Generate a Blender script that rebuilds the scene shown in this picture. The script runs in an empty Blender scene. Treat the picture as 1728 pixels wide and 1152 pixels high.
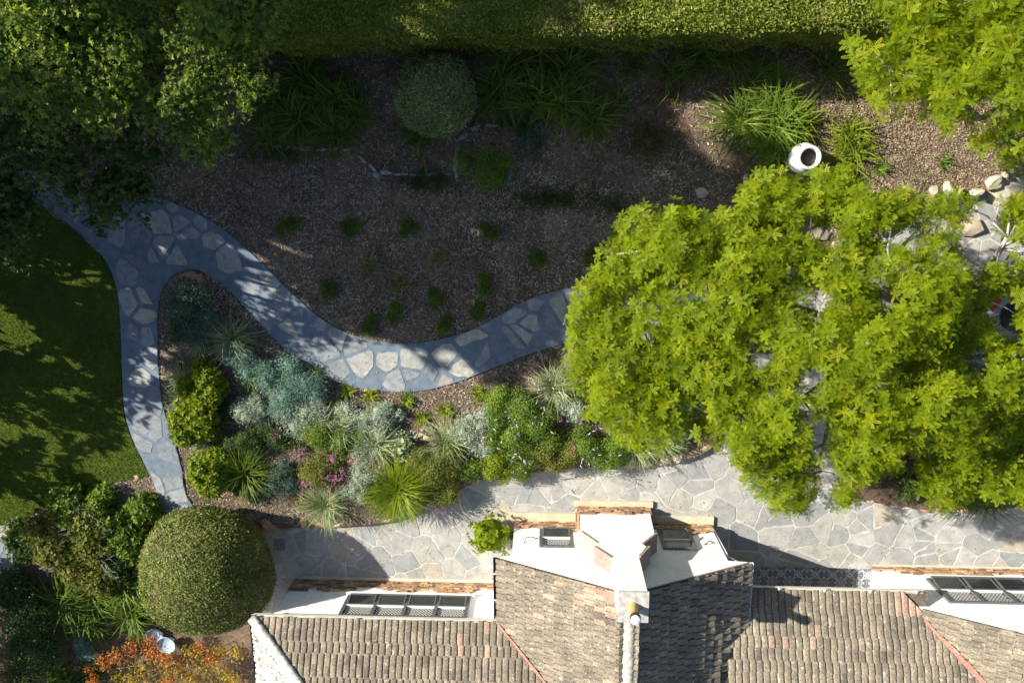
import bpy, bmesh, math, random
import numpy as np
from mathutils import Vector, Matrix
rs = np.random.default_rng(7); random.seed(7)
S = bpy.context.scene
COL = S.collection

# ---------------------------------------------------------------- camera
F = 1152.0; CH = 22.0
def _cam(nx=920, ny=340, yaw=0.005):
    d = np.array([nx-864, 576-ny, -F]); d /= np.linalg.norm(d); up = -d
    ex = np.array([1, 0, 0.])-up[0]*up; ex /= np.linalg.norm(ex); ey = np.cross(up, ex)
    c, s = math.cos(yaw), math.sin(yaw)
    return np.array([c*ex+s*ey, -s*ex+c*ey, up])
CR = _cam()
cam = bpy.data.cameras.new('camera'); cam.sensor_width = 36; cam.lens = 24; cam.clip_end = 2000; cam.clip_start = .1
co = bpy.data.objects.new('camera', cam); COL.objects.link(co)
M4 = Matrix([list(CR[0])+[0], list(CR[1])+[0], list(CR[2])+[CH], [0, 0, 0, 1]])
co.matrix_world = M4; S.camera = co
def at(px, py, z=0.):                       # photo pixel -> world point at height z
    v = CR @ np.array([px-864, 576-py, -F]); t = (z-CH)/v[2]
    return np.array([v[0]*t, v[1]*t, z])
def proj(P):
    P = np.asarray(P, float); c = (P-np.array([0, 0, CH])) @ CR
    return 864+F*c[..., 0]/-c[..., 2], 576-F*c[..., 1]/-c[..., 2]
# ---------------------------------------------------------------- world, sun, exposure
SUN_AZ = math.radians(-20); SUN_EL = math.radians(28.5)     # direction the light travels
W = bpy.data.worlds.new("World"); S.world = W; W.use_nodes = True
nt = W.node_tree; bg = nt.nodes['Background']
sk = nt.nodes.new('ShaderNodeTexSky'); sk.sky_type = 'NISHITA'; sk.sun_disc = False
sk.sun_elevation = SUN_EL
ld = Vector((math.cos(SUN_AZ)*math.cos(SUN_EL), math.sin(SUN_AZ)*math.cos(SUN_EL), -math.sin(SUN_EL)))
sk.sun_rotation = math.atan2(-ld.x, -ld.y)
nt.links.new(sk.outputs[0], bg.inputs[0]); bg.inputs[1].default_value = 0.066
su = bpy.data.lights.new('sun', 'SUN'); su.energy = 5.0; su.angle = math.radians(0.5); su.color = (1, .94, .84)
so = bpy.data.objects.new('sun', su); COL.objects.link(so); so.location = (-20, 10, 30)
so.rotation_euler = ld.to_track_quat('-Z', 'Y').to_euler()
S.view_settings.view_transform = 'Standard'; S.view_settings.look = 'None'
S.view_settings.exposure = 1.28; S.view_settings.gamma = 1
S.render.engine = 'CYCLES'
S.render.resolution_x = 1024; S.render.resolution_y = 682
S.cycles.max_bounces = 6; S.cycles.transparent_max_bounces = 8

# ---------------------------------------------------------------- materials
def newmat(name):
    m = bpy.data.materials.new(name); m.use_nodes = True; n = m.node_tree
    n.nodes.clear(); out = n.nodes.new('ShaderNodeOutputMaterial')
    return m, n, out
def ramp(n, fac, stops, interp='LINEAR'):
    r = n.nodes.new('ShaderNodeValToRGB'); r.color_ramp.interpolation = interp
    e = r.color_ramp.elements
    while len(e) < len(stops): e.new(.5)
    for el, (p, c) in zip(e, stops): el.position = p; el.color = (*c, 1)
    n.links.new(fac, r.inputs[0]); return r.outputs[0]
def noise(n, scale, detail=4, rough=.6, vec=None, dist=0):
    t = n.nodes.new('ShaderNodeTexNoise'); t.inputs['Scale'].default_value = scale
    t.inputs['Detail'].default_value = detail; t.inputs['Roughness'].default_value = rough
    t.inputs['Distortion'].default_value = dist
    if vec is None:
        c = n.nodes.new('ShaderNodeNewGeometry'); vec = c.outputs['Position']
    n.links.new(vec, t.inputs['Vector']); return t.outputs[0]
def mixc(n, a, b, fac, mode='MIX'):
    m = n.nodes.new('ShaderNodeMix'); m.data_type = 'RGBA'; m.blend_type = mode
    for s, v in ((m.inputs[0], fac), (m.inputs[6], a), (m.inputs[7], b)):
        if hasattr(v, 'links'): n.links.new(v, s)
        elif isinstance(v, tuple): s.default_value = (*v, 1)
        else: s.default_value = v
    return m.outputs[2]
def attr(n, name='rnd'):
    a = n.nodes.new('ShaderNodeAttribute'); a.attribute_name = name; return a.outputs['Fac']
def prin(n, out, col, rough=.8, bump=None, bs=.3, bd=.02, metal=0, spec=.5):
    p = n.nodes.new('ShaderNodeBsdfPrincipled')
    if isinstance(col, tuple): p.inputs['Base Color'].default_value = (*col, 1)
    else: n.links.new(col, p.inputs['Base Color'])
    p.inputs['Roughness'].default_value = rough; p.inputs['Metallic'].default_value = metal
    p.inputs['Specular IOR Level'].default_value = spec
    if bump is not None:
        b = n.nodes.new('ShaderNodeBump'); b.inputs['Strength'].default_value = bs; b.inputs['Distance'].default_value = bd
        n.links.new(bump, b.inputs['Height']); n.links.new(b.outputs[0], p.inputs['Normal'])
    n.links.new(p.outputs[0], out.inputs[0]); return p
def leafmat(name, c1, c2, c3=None, trans=.35, rough=.55, tc=1.3, patch=None):
    m, n, out = newmat(name)
    st = [(0, c1), (1, c2)] if c3 is None else [(0, c1), (.6, c2), (1, c3)]
    c = ramp(n, attr(n), st)
    nz = noise(n, 1.7, 3); c = mixc(n, c, ramp(n, nz, [(.3, (.62, .68, .6)), (.7, (1.25, 1.2, 1.1))]), 1, 'MULTIPLY')
    if patch: f = n.nodes.new('ShaderNodeMapRange'); f.inputs[1].default_value = .52; f.inputs[2].default_value = .74; n.links.new(noise(n, .9, 4, .6, dist=.8), f.inputs[0]); c = mixc(n, c, patch, f.outputs[0])
    p = n.nodes.new('ShaderNodeBsdfPrincipled'); n.links.new(c, p.inputs['Base Color']); p.inputs['Roughness'].default_value = rough
    p.inputs['Specular IOR Level'].default_value = .18
    t = n.nodes.new('ShaderNodeBsdfTranslucent'); n.links.new(mixc(n, c, (tc, tc*1.0, tc*.55), 1, 'MULTIPLY'), t.inputs[0])
    x = n.nodes.new('ShaderNodeMixShader'); x.inputs[0].default_value = trans
    n.links.new(p.outputs[0], x.inputs[1]); n.links.new(t.outputs[0], x.inputs[2]); n.links.new(x.outputs[0], out.inputs[0])
    return m
def simple(name, c1, c2, scale=8, rough=.8, bs=.3, bd=.01, metal=0, detail=5, spec=.5, lo=.35, hi=.65):
    m, n, out = newmat(name); nz = noise(n, scale, detail)
    prin(n, out, ramp(n, nz, [(lo, c1), (hi, c2)]), rough, nz, bs, bd, metal, spec); return m
def stonemat(name, stops, nscale=6, rough=.8, bs=.35, bd=.01, mott=.35):
    m, n, out = newmat(name)
    c = ramp(n, attr(n), stops, 'CONSTANT' if len(stops) > 3 else 'LINEAR')
    nz = noise(n, nscale, 6, .65, dist=.6); n2 = noise(n, nscale*7, 4, .7)
    c = mixc(n, c, ramp(n, nz, [(.3, (1-mott,)*3), (.7, (1+mott, 1+mott*.95, 1+mott*.85))]), 1, 'MULTIPLY')
    c = mixc(n, c, ramp(n, n2, [(.3, (.85,)*3), (.7, (1.12,)*3)]), 1, 'MULTIPLY')
    prin(n, out, c, rough, nz, bs, bd); return m

MT = {}
MT['mulch'] = None
def _mulch():
    m, n, out = newmat('mulch')
    a = noise(n, 38, 6, .8, dist=1.0); b = noise(n, .55, 4, .6)
    c = ramp(n, a, [(.32, (.05, .034, .025)), (.48, (.17, .12, .086)), (.6, (.31, .225, .17)), (.72, (.48, .39, .31))])
    c = mixc(n, c, ramp(n, b, [(.35, (.62, .6, .58)), (.65, (1.1, 1.07, 1.04))]), 1, 'MULTIPLY'); d = noise(n, 3.2, 5, .7, dist=1.5)
    c = mixc(n, c, ramp(n, d, [(.34, (.5, .48, .47)), (.5, (1, 1, 1)), (.68, (1.35, 1.33, 1.3))]), 1, 'MULTIPLY')
    prin(n, out, c, .95, a, .9, .05, spec=.15); return m
MT['mulch'] = _mulch()
def _lawn():
    m, n, out = newmat('lawn_soil'); a = noise(n, 30, 5, .7); b = noise(n, .8, 3)
    c = ramp(n, a, [(.3, (.035, .06, .01)), (.7, (.11, .16, .025))])
    c = mixc(n, c, ramp(n, b, [(.35, (.75, .8, .75)), (.65, (1.15, 1.1, 1.0))]), 1, 'MULTIPLY')
    prin(n, out, c, .95, a, .8, .03, spec=.1); return m
MT['lawn'] = _lawn()
MT['cement'] = simple('path_cement', (.085, .12, .155), (.16, .2, .235), 3.5, .85, .3, .006, lo=.3, hi=.7)
MT['mortar'] = simple('patio_mortar', (.37, .365, .34), (.5, .49, .46), 4, .85, .3, .006)
MT['pathstone'] = stonemat('path_stone', [(0, (.19, .21, .225)), (.25, (.3, .3, .275)), (.45, (.16, .185, .21)), (.62, (.24, .26, .265)), (.8, (.36, .34, .29)), (.93, (.27, .24, .21))], 5, .7)
MT['patiostone'] = stonemat('patio_stone', [(0, (.28, .28, .265)), (.2, (.335, .33, .305)), (.42, (.265, .275, .27)), (.58, (.35, .335, .3)), (.78, (.37, .335, .265)), (.84, (.3, .3, .285)), (.94, (.4, .39, .36))], 2.2, .65, .25, .006, .22)
MT['brown_stone'] = stonemat('brown_stone', [(0, (.2, .115, .07)), (.25, (.34, .2, .11)), (.5, (.45, .3, .17)), (.75, (.27, .16, .1)), (.9, (.5, .36, .22))], 8, .85, .6, .02)
MT['edge_stone'] = stonemat('edge_stone', [(0, (.36, .22, .13)), (.3, (.5, .34, .22)), (.6, (.42, .3, .2)), (.85, (.6, .48, .34))], 7, .85, .6, .02)
MT['sandstone'] = stonemat('sandstone', [(0, (.52, .42, .28)), (.5, (.55, .46, .33)), (1, (.6, .52, .4))], 3, .8, .3, .01, .2)
MT['grey_rock'] = stonemat('grey_rock', [(0, (.17, .16, .15)), (.5, (.27, .26, .24)), (1, (.38, .36, .34))], 7, .85, .7, .03)
MT['pale_rock'] = stonemat('pale_rock', [(0, (.3, .25, .18)), (.5, (.4, .34, .26)), (1, (.48, .42, .33))], 5, .85, .7, .03)
def _stucco():
    m, n, out = newmat('white_stucco'); a = noise(n, 25, 5); b = noise(n, 1.4, 6, .7, dist=1.2)
    c = mixc(n, (.87, .87, .85), ramp(n, b, [(.3, (.8, .79, .76)), (.52, (1, 1, 1)), (.75, (1, 1, 1))]), 1, 'MULTIPLY')
    prin(n, out, c, .85, a, .35, .008, spec=.2); return m
MT['stucco'] = _stucco()
MT['frame'] = simple('grey_window_frame', (.07, .072, .07), (.11, .113, .11), 20, .5, .1, .002)
MT['dark_metal'] = simple('dark_metal', (.03, .03, .035), (.05, .05, .055), 15, .45, .1, .002)
MT['cream_metal'] = simple('cream_metal', (.42, .4, .34), (.58, .55, .48), 6, .6, .2, .003)
MT['white_paint'] = simple('white_paint', (.68, .68, .67), (.78, .78, .77), 12, .5, .1, .002)
MT['lead'] = simple('white_lead_came', (.6, .6, .58), (.75, .75, .73), 30, .5, .1, .001)
def _glass():
    m, n, out = newmat('dark_glass'); prin(n, out, (.015, .018, .02), .06, spec=.8); return m
MT['glass'] = _glass()
def _roof(name, stops, lich=(.5, .48, .38), lo=.56, hi=.68):
    m, n, out = newmat(name)
    c = ramp(n, attr(n), stops)
    big = noise(n, 1.3, 4, .6); fine = noise(n, 22, 6, .75); mid = noise(n, 6, 5, .7, dist=.8)
    c = mixc(n, c, ramp(n, fine, [(.3, (.35, .34, .33)), (.52, (1, 1, 1)), (.72, (1.75, 1.7, 1.55))]), 1, 'MULTIPLY')
    c = mixc(n, c, ramp(n, big, [(.35, (.8, .8, .8)), (.65, (1.2, 1.2, 1.15))]), 1, 'MULTIPLY')
    f = n.nodes.new('ShaderNodeMapRange'); f.inputs[1].default_value = lo; f.inputs[2].default_value = hi
    n.links.new(mid, f.inputs[0]); c = mixc(n, c, lich, f.outputs[0])
    prin(n, out, c, .92, fine, .6, .012, spec=.2); return m
MT['tile'] = _roof('lichened_tile', [(0, (.145, .125, .1)), (.35, (.225, .19, .145)), (.7, (.19, .165, .13)), (.86, (.25, .21, .16)), (.93, (.34, .25, .19)), (1, (.37, .25, .19))], (.46, .43, .33), .57, .7)
MT['tile_dark'] = MT['tile']
MT['tile_white'] = _roof('white_lichened_tile', [(0, (.12, .11, .09)), (1, (.2, .185, .15))], (.58, .56, .5), .42, .53)
MT['hip_tile'] = _roof('hip_cap_tile', [(0, (.3, .29, .25)), (1, (.4, .38, .33))], (.62, .6, .54), .4, .55)
MT['cap_tile'] = _roof('ridge_cap_tile', [(0, (.3, .27, .2)), (1, (.42, .38, .3))], (.62, .6, .5), .42, .6)
MT['pink'] = _roof('red_painted_mortar', [(0, (.33, .13, .1)), (1, (.4, .19, .15))], (.42, .25, .2), .5, .7)
MT['bark'] = simple('grey_bark', (.12, .105, .085), (.27, .25, .21), 9, .9, .8, .02)
MT['pale_bark'] = simple('pale_bark', (.24, .22, .19), (.5, .48, .44), 8, .85, .7, .02)
MT['dark_bark'] = simple('dark_bark', (.07, .055, .04), (.16, .13, .1), 12, .9, .8, .02)
MT['soil'] = simple('potting_soil', (.02, .015, .012), (.06, .045, .035), 30, .95, .8, .02)
MT['ceramic'] = simple('white_glaze', (.66, .68, .7), (.78, .79, .8), 5, .25, .05, .002)
MT['blue_ceramic'] = simple('pale_blue_glaze', (.28, .38, .46), (.42, .52, .6), 6, .35, .1, .003)
MT['terra'] = simple('terracotta_glaze', (.36, .2, .09), (.5, .29, .13), 9, .45, .1, .004)
MT['orange'] = simple('orange_fabric', (.45, .07, .02), (.6, .12, .03), 25, .9, .2, .003)
MT['black'] = simple('black_metal', (.02, .02, .022), (.035, .035, .04), 15, .45, .1, .002)
MT['grey_wicker'] = simple('grey_mesh', (.1, .1, .11), (.2, .2, .21), 60, .8, .4, .004)
MT['slate'] = stonemat('blue_slate', [(0, (.16, .18, .22)), (.5, (.2, .22, .26)), (1, (.22, .24, .27))], 4, .7)
# foliage
MT['L_yellow'] = leafmat('yellow_green_leaf', (.135, .195, .003), (.195, .262, .004), (.285, .305, .008), .44, .6, 1.25)
MT['L_hedge'] = leafmat('hedge_leaf', (.085, .13, .015), (.18, .23, .025), (.36, .34, .1), .25, patch=(.24, .235, .07))
MT['L_ball'] = leafmat('clipped_leaf', (.065, .1, .014), (.15, .185, .035), (.33, .28, .15), .2, patch=(.22, .195, .075))
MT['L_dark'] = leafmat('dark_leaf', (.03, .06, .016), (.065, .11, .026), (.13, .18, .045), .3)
MT['L_camphor'] = leafmat('broadleaf_leaf', (.09, .155, .035), (.16, .23, .045), (.4, .44, .06), .42)
MT['L_strap'] = leafmat('strap_leaf', (.055, .11, .015), (.11, .17, .02), (.24, .28, .045), .3)
MT['L_lime'] = leafmat('lime_leaf', (.12, .19, .01), (.2, .26, .015), (.32, .34, .04), .35)
MT['L_green'] = leafmat('mid_green_leaf', (.09, .16, .02), (.15, .235, .03), (.24, .29, .06), .3)
MT['L_olive'] = leafmat('olive_leaf', (.11, .13, .02), (.17, .19, .035), (.25, .24, .08), .3)
MT['L_silver'] = leafmat('silver_leaf', (.27, .33, .26), (.4, .46, .38), (.54, .58, .5), .15, .7, 1.0)
MT['L_teal'] = leafmat('teal_leaf', (.11, .21, .18), (.17, .28, .24), (.28, .4, .35), .15, .7, 1.0)
MT['L_spike'] = leafmat('pale_striped_leaf', (.14, .2, .07), (.27, .33, .16), (.5, .52, .34), .2)
MT['L_grass'] = leafmat('grass_blade', (.1, .14, .02), (.16, .205, .03), (.24, .26, .05), .3)
MT['L_orange'] = leafmat('autumn_leaf', (.4, .1, .03), (.46, .2, .05), (.45, .28, .08), .35, .6, 1.2)
MT['L_gold'] = leafmat('golden_leaf', (.35, .2, .03), (.42, .3, .05), (.3, .3, .06), .35, .6, 1.1)
MT['L_pink'] = leafmat('pink_petal', (.5, .16, .34), (.6, .25, .45), None, .3, .6, 1.0)
MT['L_mauve'] = leafmat('lavender_petal', (.4, .34, .58), (.55, .48, .68), None, .3, .6, 1.0)
MT['L_brown'] = leafmat('dry_brown_leaf', (.09, .065, .03), (.16, .12, .05), (.2, .17, .08), .2)
MT['chip'] = leafmat('bark_chip', (.15, .115, .09), (.31, .25, .2), (.54, .48, .41), .02, .9)
MT['leaflitter'] = leafmat('dry_leaf_litter', (.22, .15, .11), (.37, .27, .19), (.52, .44, .31), .1, .9)

# ---------------------------------------------------------------- object helpers
def tag(o, label=None, cat=None, group=None, kind=None):
    if label: o['label'] = label
    if cat: o['category'] = cat
    if group: o['group'] = group
    if kind: o['kind'] = kind
    return o
def thing(name, loc, label, cat, group=None):
    o = bpy.data.objects.new(name, None); COL.objects.link(o); o.location = Vector([float(v) for v in loc])
    o.empty_display_size = .2
    return tag(o, label, cat, group)
def link(name, me, parent=None):
    o = bpy.data.objects.new(name, me); COL.objects.link(o)
    if parent is not None:
        o.parent = parent; o.matrix_parent_inverse = Matrix.Translation(-parent.location)
    return o
def mesh_np(name, V, Fc, mats, parent=None, rnd=None, mi=None, smooth=False):
    V = np.asarray(V, np.float32); Fc = np.asarray(Fc, np.int32); k = Fc.shape[1]
    me = bpy.data.meshes.new(name)
    me.vertices.add(len(V)); me.vertices.foreach_set('co', V.ravel())
    me.loops.add(Fc.size); me.loops.foreach_set('vertex_index', Fc.ravel())
    me.polygons.add(len(Fc)); me.polygons.foreach_set('loop_start', np.arange(0, Fc.size, k, dtype=np.int32))
    try: me.polygons.foreach_set('loop_total', np.full(len(Fc), k, np.int32))
    except Exception: pass
    if not isinstance(mats, (list, tuple)): mats = [mats]
    for m in mats: me.materials.append(m)
    if mi is not None: me.polygons.foreach_set('material_index', np.asarray(mi, np.int32))
    if smooth: me.polygons.foreach_set('use_smooth', np.ones(len(Fc), bool))
    if rnd is not None:
        a = me.attributes.new('rnd', 'FLOAT', 'FACE'); a.data.foreach_set('value', np.asarray(rnd, np.float32))
    me.update(calc_edges=True)
    return link(name, me, parent)
class MB:                                            # general polygon collector -> one mesh
    def __init__(s): s.v = []; s.f = []; s.r = []; s.m = []; s.sm = []
    def add(s, vs, fs, r=.5, m=0, sm=False):
        o = len(s.v); s.v += [tuple(map(float, p)) for p in vs]
        for f in fs: s.f.append([i+o for i in f]); s.r.append(r); s.m.append(m); s.sm.append(sm)
    def box(s, x0, x1, y0, y1, z0, z1, r=.5, m=0):
        s.add([(x0, y0, z0), (x1, y0, z0), (x1, y1, z0), (x0, y1, z0), (x0, y0, z1), (x1, y0, z1), (x1, y1, z1), (x0, y1, z1)],
              [(3, 2, 1, 0), (4, 5, 6, 7), (0, 1, 5, 4), (1, 2, 6, 5), (2, 3, 7, 6), (3, 0, 4, 7)], r, m)
    def prism(s, pts, z0, z1, r=.5, m=0, sides=True):
        n = len(pts); vs = [(p[0], p[1], z0) for p in pts]+[(p[0], p[1], z1) for p in pts]
        a = sum(pts[i][0]*pts[(i+1) % n][1]-pts[(i+1) % n][0]*pts[i][1] for i in range(n))
        top = list(range(n, 2*n))
        if a < 0: top = top[::-1]
        fs = [top]
        if sides:
            for i in range(n):
                q = [i, (i+1) % n, n+(i+1) % n, n+i]; fs.append(q if a > 0 else q[::-1])
        s.add(vs, fs, r, m)
    def prism_y(s, pts, y0, y1, r=.5, m=0):          # polygon in xz extruded along y (y0 front/high, y1 back)
        n = len(pts); vs = [(p[0], y0, p[1]) for p in pts]+[(p[0], y1, p[1]) for p in pts]
        a = sum(pts[i][0]*pts[(i+1) % n][1]-pts[(i+1) % n][0]*pts[i][1] for i in range(n))
        f = list(range(n)); b = list(range(n, 2*n))
        if a > 0: f = f[::-1]
        else: b = b[::-1]
        fs = [f, b]
        for i in range(n):
            q = [i, (i+1) % n, n+(i+1) % n, n+i]; fs.append(q[::-1] if a < 0 else q)
        s.add(vs, fs, r, m)
    def tube(s, pts, rad, seg=7, r=.5, m=0, caps=True):
        pts = [Vector(p) for p in pts]; n = len(pts); vs = []
        if not hasattr(rad, '__len__'): rad = [rad]*n
        for i, p in enumerate(pts):
            t = (pts[min(i+1, n-1)]-pts[max(i-1, 0)]).normalized()
            a = t.cross(Vector((0, 0, 1)) if abs(t.z) < .9 else Vector((1, 0, 0))).normalized(); b = t.cross(a)
            for k in range(seg):
                an = 2*math.pi*k/seg; vs.append(p+(a*math.cos(an)+b*math.sin(an))*rad[i])
        fs = [(i*seg+k, i*seg+(k+1) % seg, (i+1)*seg+(k+1) % seg, (i+1)*seg+k) for i in range(n-1) for k in range(seg)]
        if caps: fs += [list(range(seg))[::-1], [(n-1)*seg+k for k in range(seg)]]
        s.add(vs, fs, r, m, True)
    def lathe(s, c, prof, seg=28, r=.5, m=0, ax=None):
        X = Vector((1, 0, 0)); Y = Vector((0, 1, 0)); Z = Vector((0, 0, 1))
        if ax is not None:
            Z = Vector(ax).normalized(); X = Z.cross(Vector((0, 1, 0))).normalized(); Y = Z.cross(X)
        vs = []; c = Vector([float(q) for q in c])
        for (rr, z) in prof:
            for k in range(seg):
                an = 2*math.pi*k/seg; vs.append(c+X*rr*math.cos(an)+Y*rr*math.sin(an)+Z*z)
        n = len(prof)
        s.add(vs, [(i*seg+k, i*seg+(k+1) % seg, (i+1)*seg+(k+1) % seg, (i+1)*seg+k) for i in range(n-1) for k in range(seg)], r, m, True)
    def build(s, name, mats, parent=None):
        me = bpy.data.meshes.new(name); me.from_pydata(s.v, [], s.f)
        if not isinstance(mats, (list, tuple)): mats = [mats]
        for m in mats: me.materials.append(m)
        me.polygons.foreach_set('material_index', s.m); me.polygons.foreach_set('use_smooth', s.sm)
        a = me.attributes.new('rnd', 'FLOAT', 'FACE'); a.data.foreach_set('value', s.r)
        me.update(); return link(name, me, parent)
def inpoly(x, y, poly):
    x = np.asarray(x); y = np.asarray(y); c = np.zeros(x.shape, bool); n = len(poly); j = n-1
    for i in range(n):
        xi, yi = poly[i]; xj, yj = poly[j]
        if yi != yj:
            c ^= ((yi > y) != (yj > y)) & (x < (xj-xi)*(y-yi)/(yj-yi)+xi)
        j = i
    return c
def smooth_line(pts, it=2, closed=False):
    for _ in range(it):
        q = []; n = len(pts)
        for i in range(n if closed else n-1):
            a = np.array(pts[i], float); b = np.array(pts[(i+1) % n], float); q += [a*.75+b*.25, a*.25+b*.75]
        if not closed: q = [np.array(pts[0], float)]+q+[np.array(pts[-1], float)]
        pts = q
    return [tuple(p) for p in pts]

# ---------------------------------------------------------------- foliage kit
def frames(nrm, jit=.5, n=None):
    """random orthonormal frames: local z near nrm, local x random tangent"""
    N = nrm+rs.normal(0, jit, nrm.shape); N /= np.linalg.norm(N, axis=1, keepdims=True)+1e-9
    A = rs.normal(0, 1, N.shape); X = A-(A*N).sum(1, keepdims=True)*N; X /= np.linalg.norm(X, axis=1, keepdims=True)+1e-9
    Y = np.cross(N, X); return np.stack([X, Y, N], 1)       # rows are axes
def scat(tv, tf, pos, R, sc):
    V = np.einsum('vi,nij->nvj', tv, R)*np.asarray(sc).reshape(-1, 1, 1)+pos[:, None, :]
    n = len(pos); k = len(tv); Fc = tf[None]+(np.arange(n)*k)[:, None, None]
    return V.reshape(-1, 3), Fc.reshape(-1, tf.shape[1])
LEAF_V = np.array([[0, 0, 0], [.45, .22, .05], [1, 0, -.05], [.45, -.22, .05]]); LEAF_F = np.array([[0, 3, 2, 1]])
NEED_V = np.array([[0, 0, 0], [.4, .09, .02], [1, 0, -.03], [.4, -.09, .02]])
def frond_t(pairs=7, L=1., w=.3):
    vs = []; fs = []
    for i in range(pairs):
        t = (i+.6)/pairs; x = t*L; ll = w*(1-.45*abs(2*t-1)**1.5)*(1 if t < .85 else .8)
        z = -.16*t*t
        for s in (1, -1):
            a = math.radians(58-26*t); d = np.array([math.cos(a), s*math.sin(a), -.08]); q = np.array([-d[1], d[0], 0])*.5
            b = np.array([x, 0, z]); o = len(vs)
            wd = .2*L
            vs += [b, b+d*ll*.5+q*wd*.55, b+d*ll, b+d*ll*.5-q*wd*.55]; fs.append([o, o+3, o+2, o+1])
    return np.array(vs), np.array(fs)
FR_V, FR_F = frond_t()
def rosette_t(k=6, tilt=.35):
    vs = []; fs = []
    for i in range(k):
        a = 2*math.pi*i/k+.2*((i*37) % 5-2)/2; c, s = math.cos(a), math.sin(a); L = .85+.3*((i*53) % 7)/7
        ti = tilt*(.6+.8*((i*29) % 5)/5); ct, st = math.cos(ti), math.sin(ti)
        M = np.array([[c*ct, s*ct, st], [-s, c, 0], [-c*st, -s*st, ct]])
        v = (FR_V*L) @ M; fs.append(FR_F+sum(len(q) for q in vs)); vs.append(v)
    return np.concatenate(vs), np.concatenate(fs)
RO_V, RO_F = rosette_t()
def cluster_t(k=7, n=3):                                    # whorl of plain leaves
    vs = []; fs = []
    for i in range(k):
        a = 2*math.pi*i/k+.3*((i*37) % 5-2)/2; c, s = math.cos(a), math.sin(a); ti = .15+.7*((i*29) % 5)/5; ct, st = math.cos(ti), math.sin(ti)
        M = np.array([[c*ct, s*ct, st], [-s, c, 0], [-c*st, -s*st, ct]])
        fs.append(LEAF_F+4*i); vs.append((LEAF_V*(.8+.4*((i*53) % 7)/7)) @ M)
    return np.concatenate(vs), np.concatenate(fs)
CL_V, CL_F = cluster_t()
def ellipsoid_pts(c, r, n, up=-.2, shell=(.82, 1.03)):
    d = rs.normal(0, 1, (int(n*2.2)+20, 3)); d /= np.linalg.norm(d, axis=1, keepdims=True); d = d[d[:, 2] > up][:n]
    k = rs.uniform(shell[0], shell[1], (len(d), 1)); r = np.asarray(r, float)
    P = np.asarray(c)+d*k*r; N = d/r; N /= np.linalg.norm(N, axis=1, keepdims=True); return P, N
def lobes(c, r, n, lr, seed=None, up=-.1, flat=1.):
    """lobe centres spread through an ellipsoid volume, biased to its upper shell"""
    P, N = ellipsoid_pts(c, r, n, up, (.45, .92)); return P, lr*rs.uniform(.7, 1.25, len(P))
def foliage(name, P, N, mat, size, parent=None, tv=LEAF_V, tf=LEAF_F, jit=.5, var=.3, rnd=None):
    R = frames(N, jit); sc = size*rs.uniform(1-var, 1+var, len(P))
    V, Fc = scat(tv, tf, P, R, sc)
    r = rs.beta(2, 2.2, len(P)) if rnd is None else rnd
    return mesh_np(name, V, Fc, mat, parent, np.repeat(r, len(tf)))
def core(name, c, r, mat, parent, k=.8):
    m = MB(); prof = []
    for i in range(9):
        a = -math.pi/2*.3+(math.pi/2*1.3)*i/8; prof.append((max(.001, math.cos(a)), math.sin(a)))
    m.lathe((0, 0, 0), prof, 18); m.v = [(c[0]+v[0]*r[0]*k, c[1]+v[1]*r[1]*k, c[2]+v[2]*r[2]*k) for v in m.v]
    return m
def strap_mesh(name, c, n, L, w, mat, parent=None, arch=.9, seg=5, spread=1., up=(.5, 1.2), twist=.0, base_r=.1):
    """n arching strap leaves from a base; direction all round"""
    n = int(n); az = rs.uniform(0, 2*math.pi, n); el = rs.uniform(up[0], up[1], n); Ln = L*rs.uniform(.65, 1.15, n)
    t = np.linspace(0, 1, seg+1); V = np.zeros((n, seg+1, 2, 3)); 
    pos = np.zeros((n, 3)); pos[:, 0] = c[0]+rs.normal(0, base_r, n); pos[:, 1] = c[1]+rs.normal(0, base_r, n); pos[:, 2] = c[2]
    e = el.copy(); wv = w*rs.uniform(.75, 1.2, n)
    side = np.stack([-np.sin(az), np.cos(az), np.zeros(n)], 1)
    for i in range(seg+1):
        ww = wv*(1-.15*(1-t[i]))*(1-t[i]**3*.95)/2
        V[:, i, 0] = pos+side*ww[:, None]; V[:, i, 1] = pos-side*ww[:, None]
        d = np.stack([np.cos(az)*np.cos(e), np.sin(az)*np.cos(e), np.sin(e)], 1)
        pos = pos+d*(Ln/seg)[:, None]; pos[:, 2] = np.maximum(pos[:, 2], c[2]+.01)
        e = e-arch*(1.6/seg)*rs.uniform(.7, 1.3, n)
    base = (np.arange(n)*(seg+1)*2)[:, None, None]
    q = np.array([[2*i, 2*i+1, 2*i+3, 2*i+2] for i in range(seg)])[None]
    return mesh_np(name, V.reshape(-1, 3), (q+base).reshape(-1, 4), mat, parent, np.repeat(rs.beta(2, 2, n), seg))
S_ = 1/52.4                                                 # metres per photo pixel on the ground
GZ = .2                                                     # height of the garden beds
def G(px, py, z=GZ): return at(px, py, z)

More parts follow.
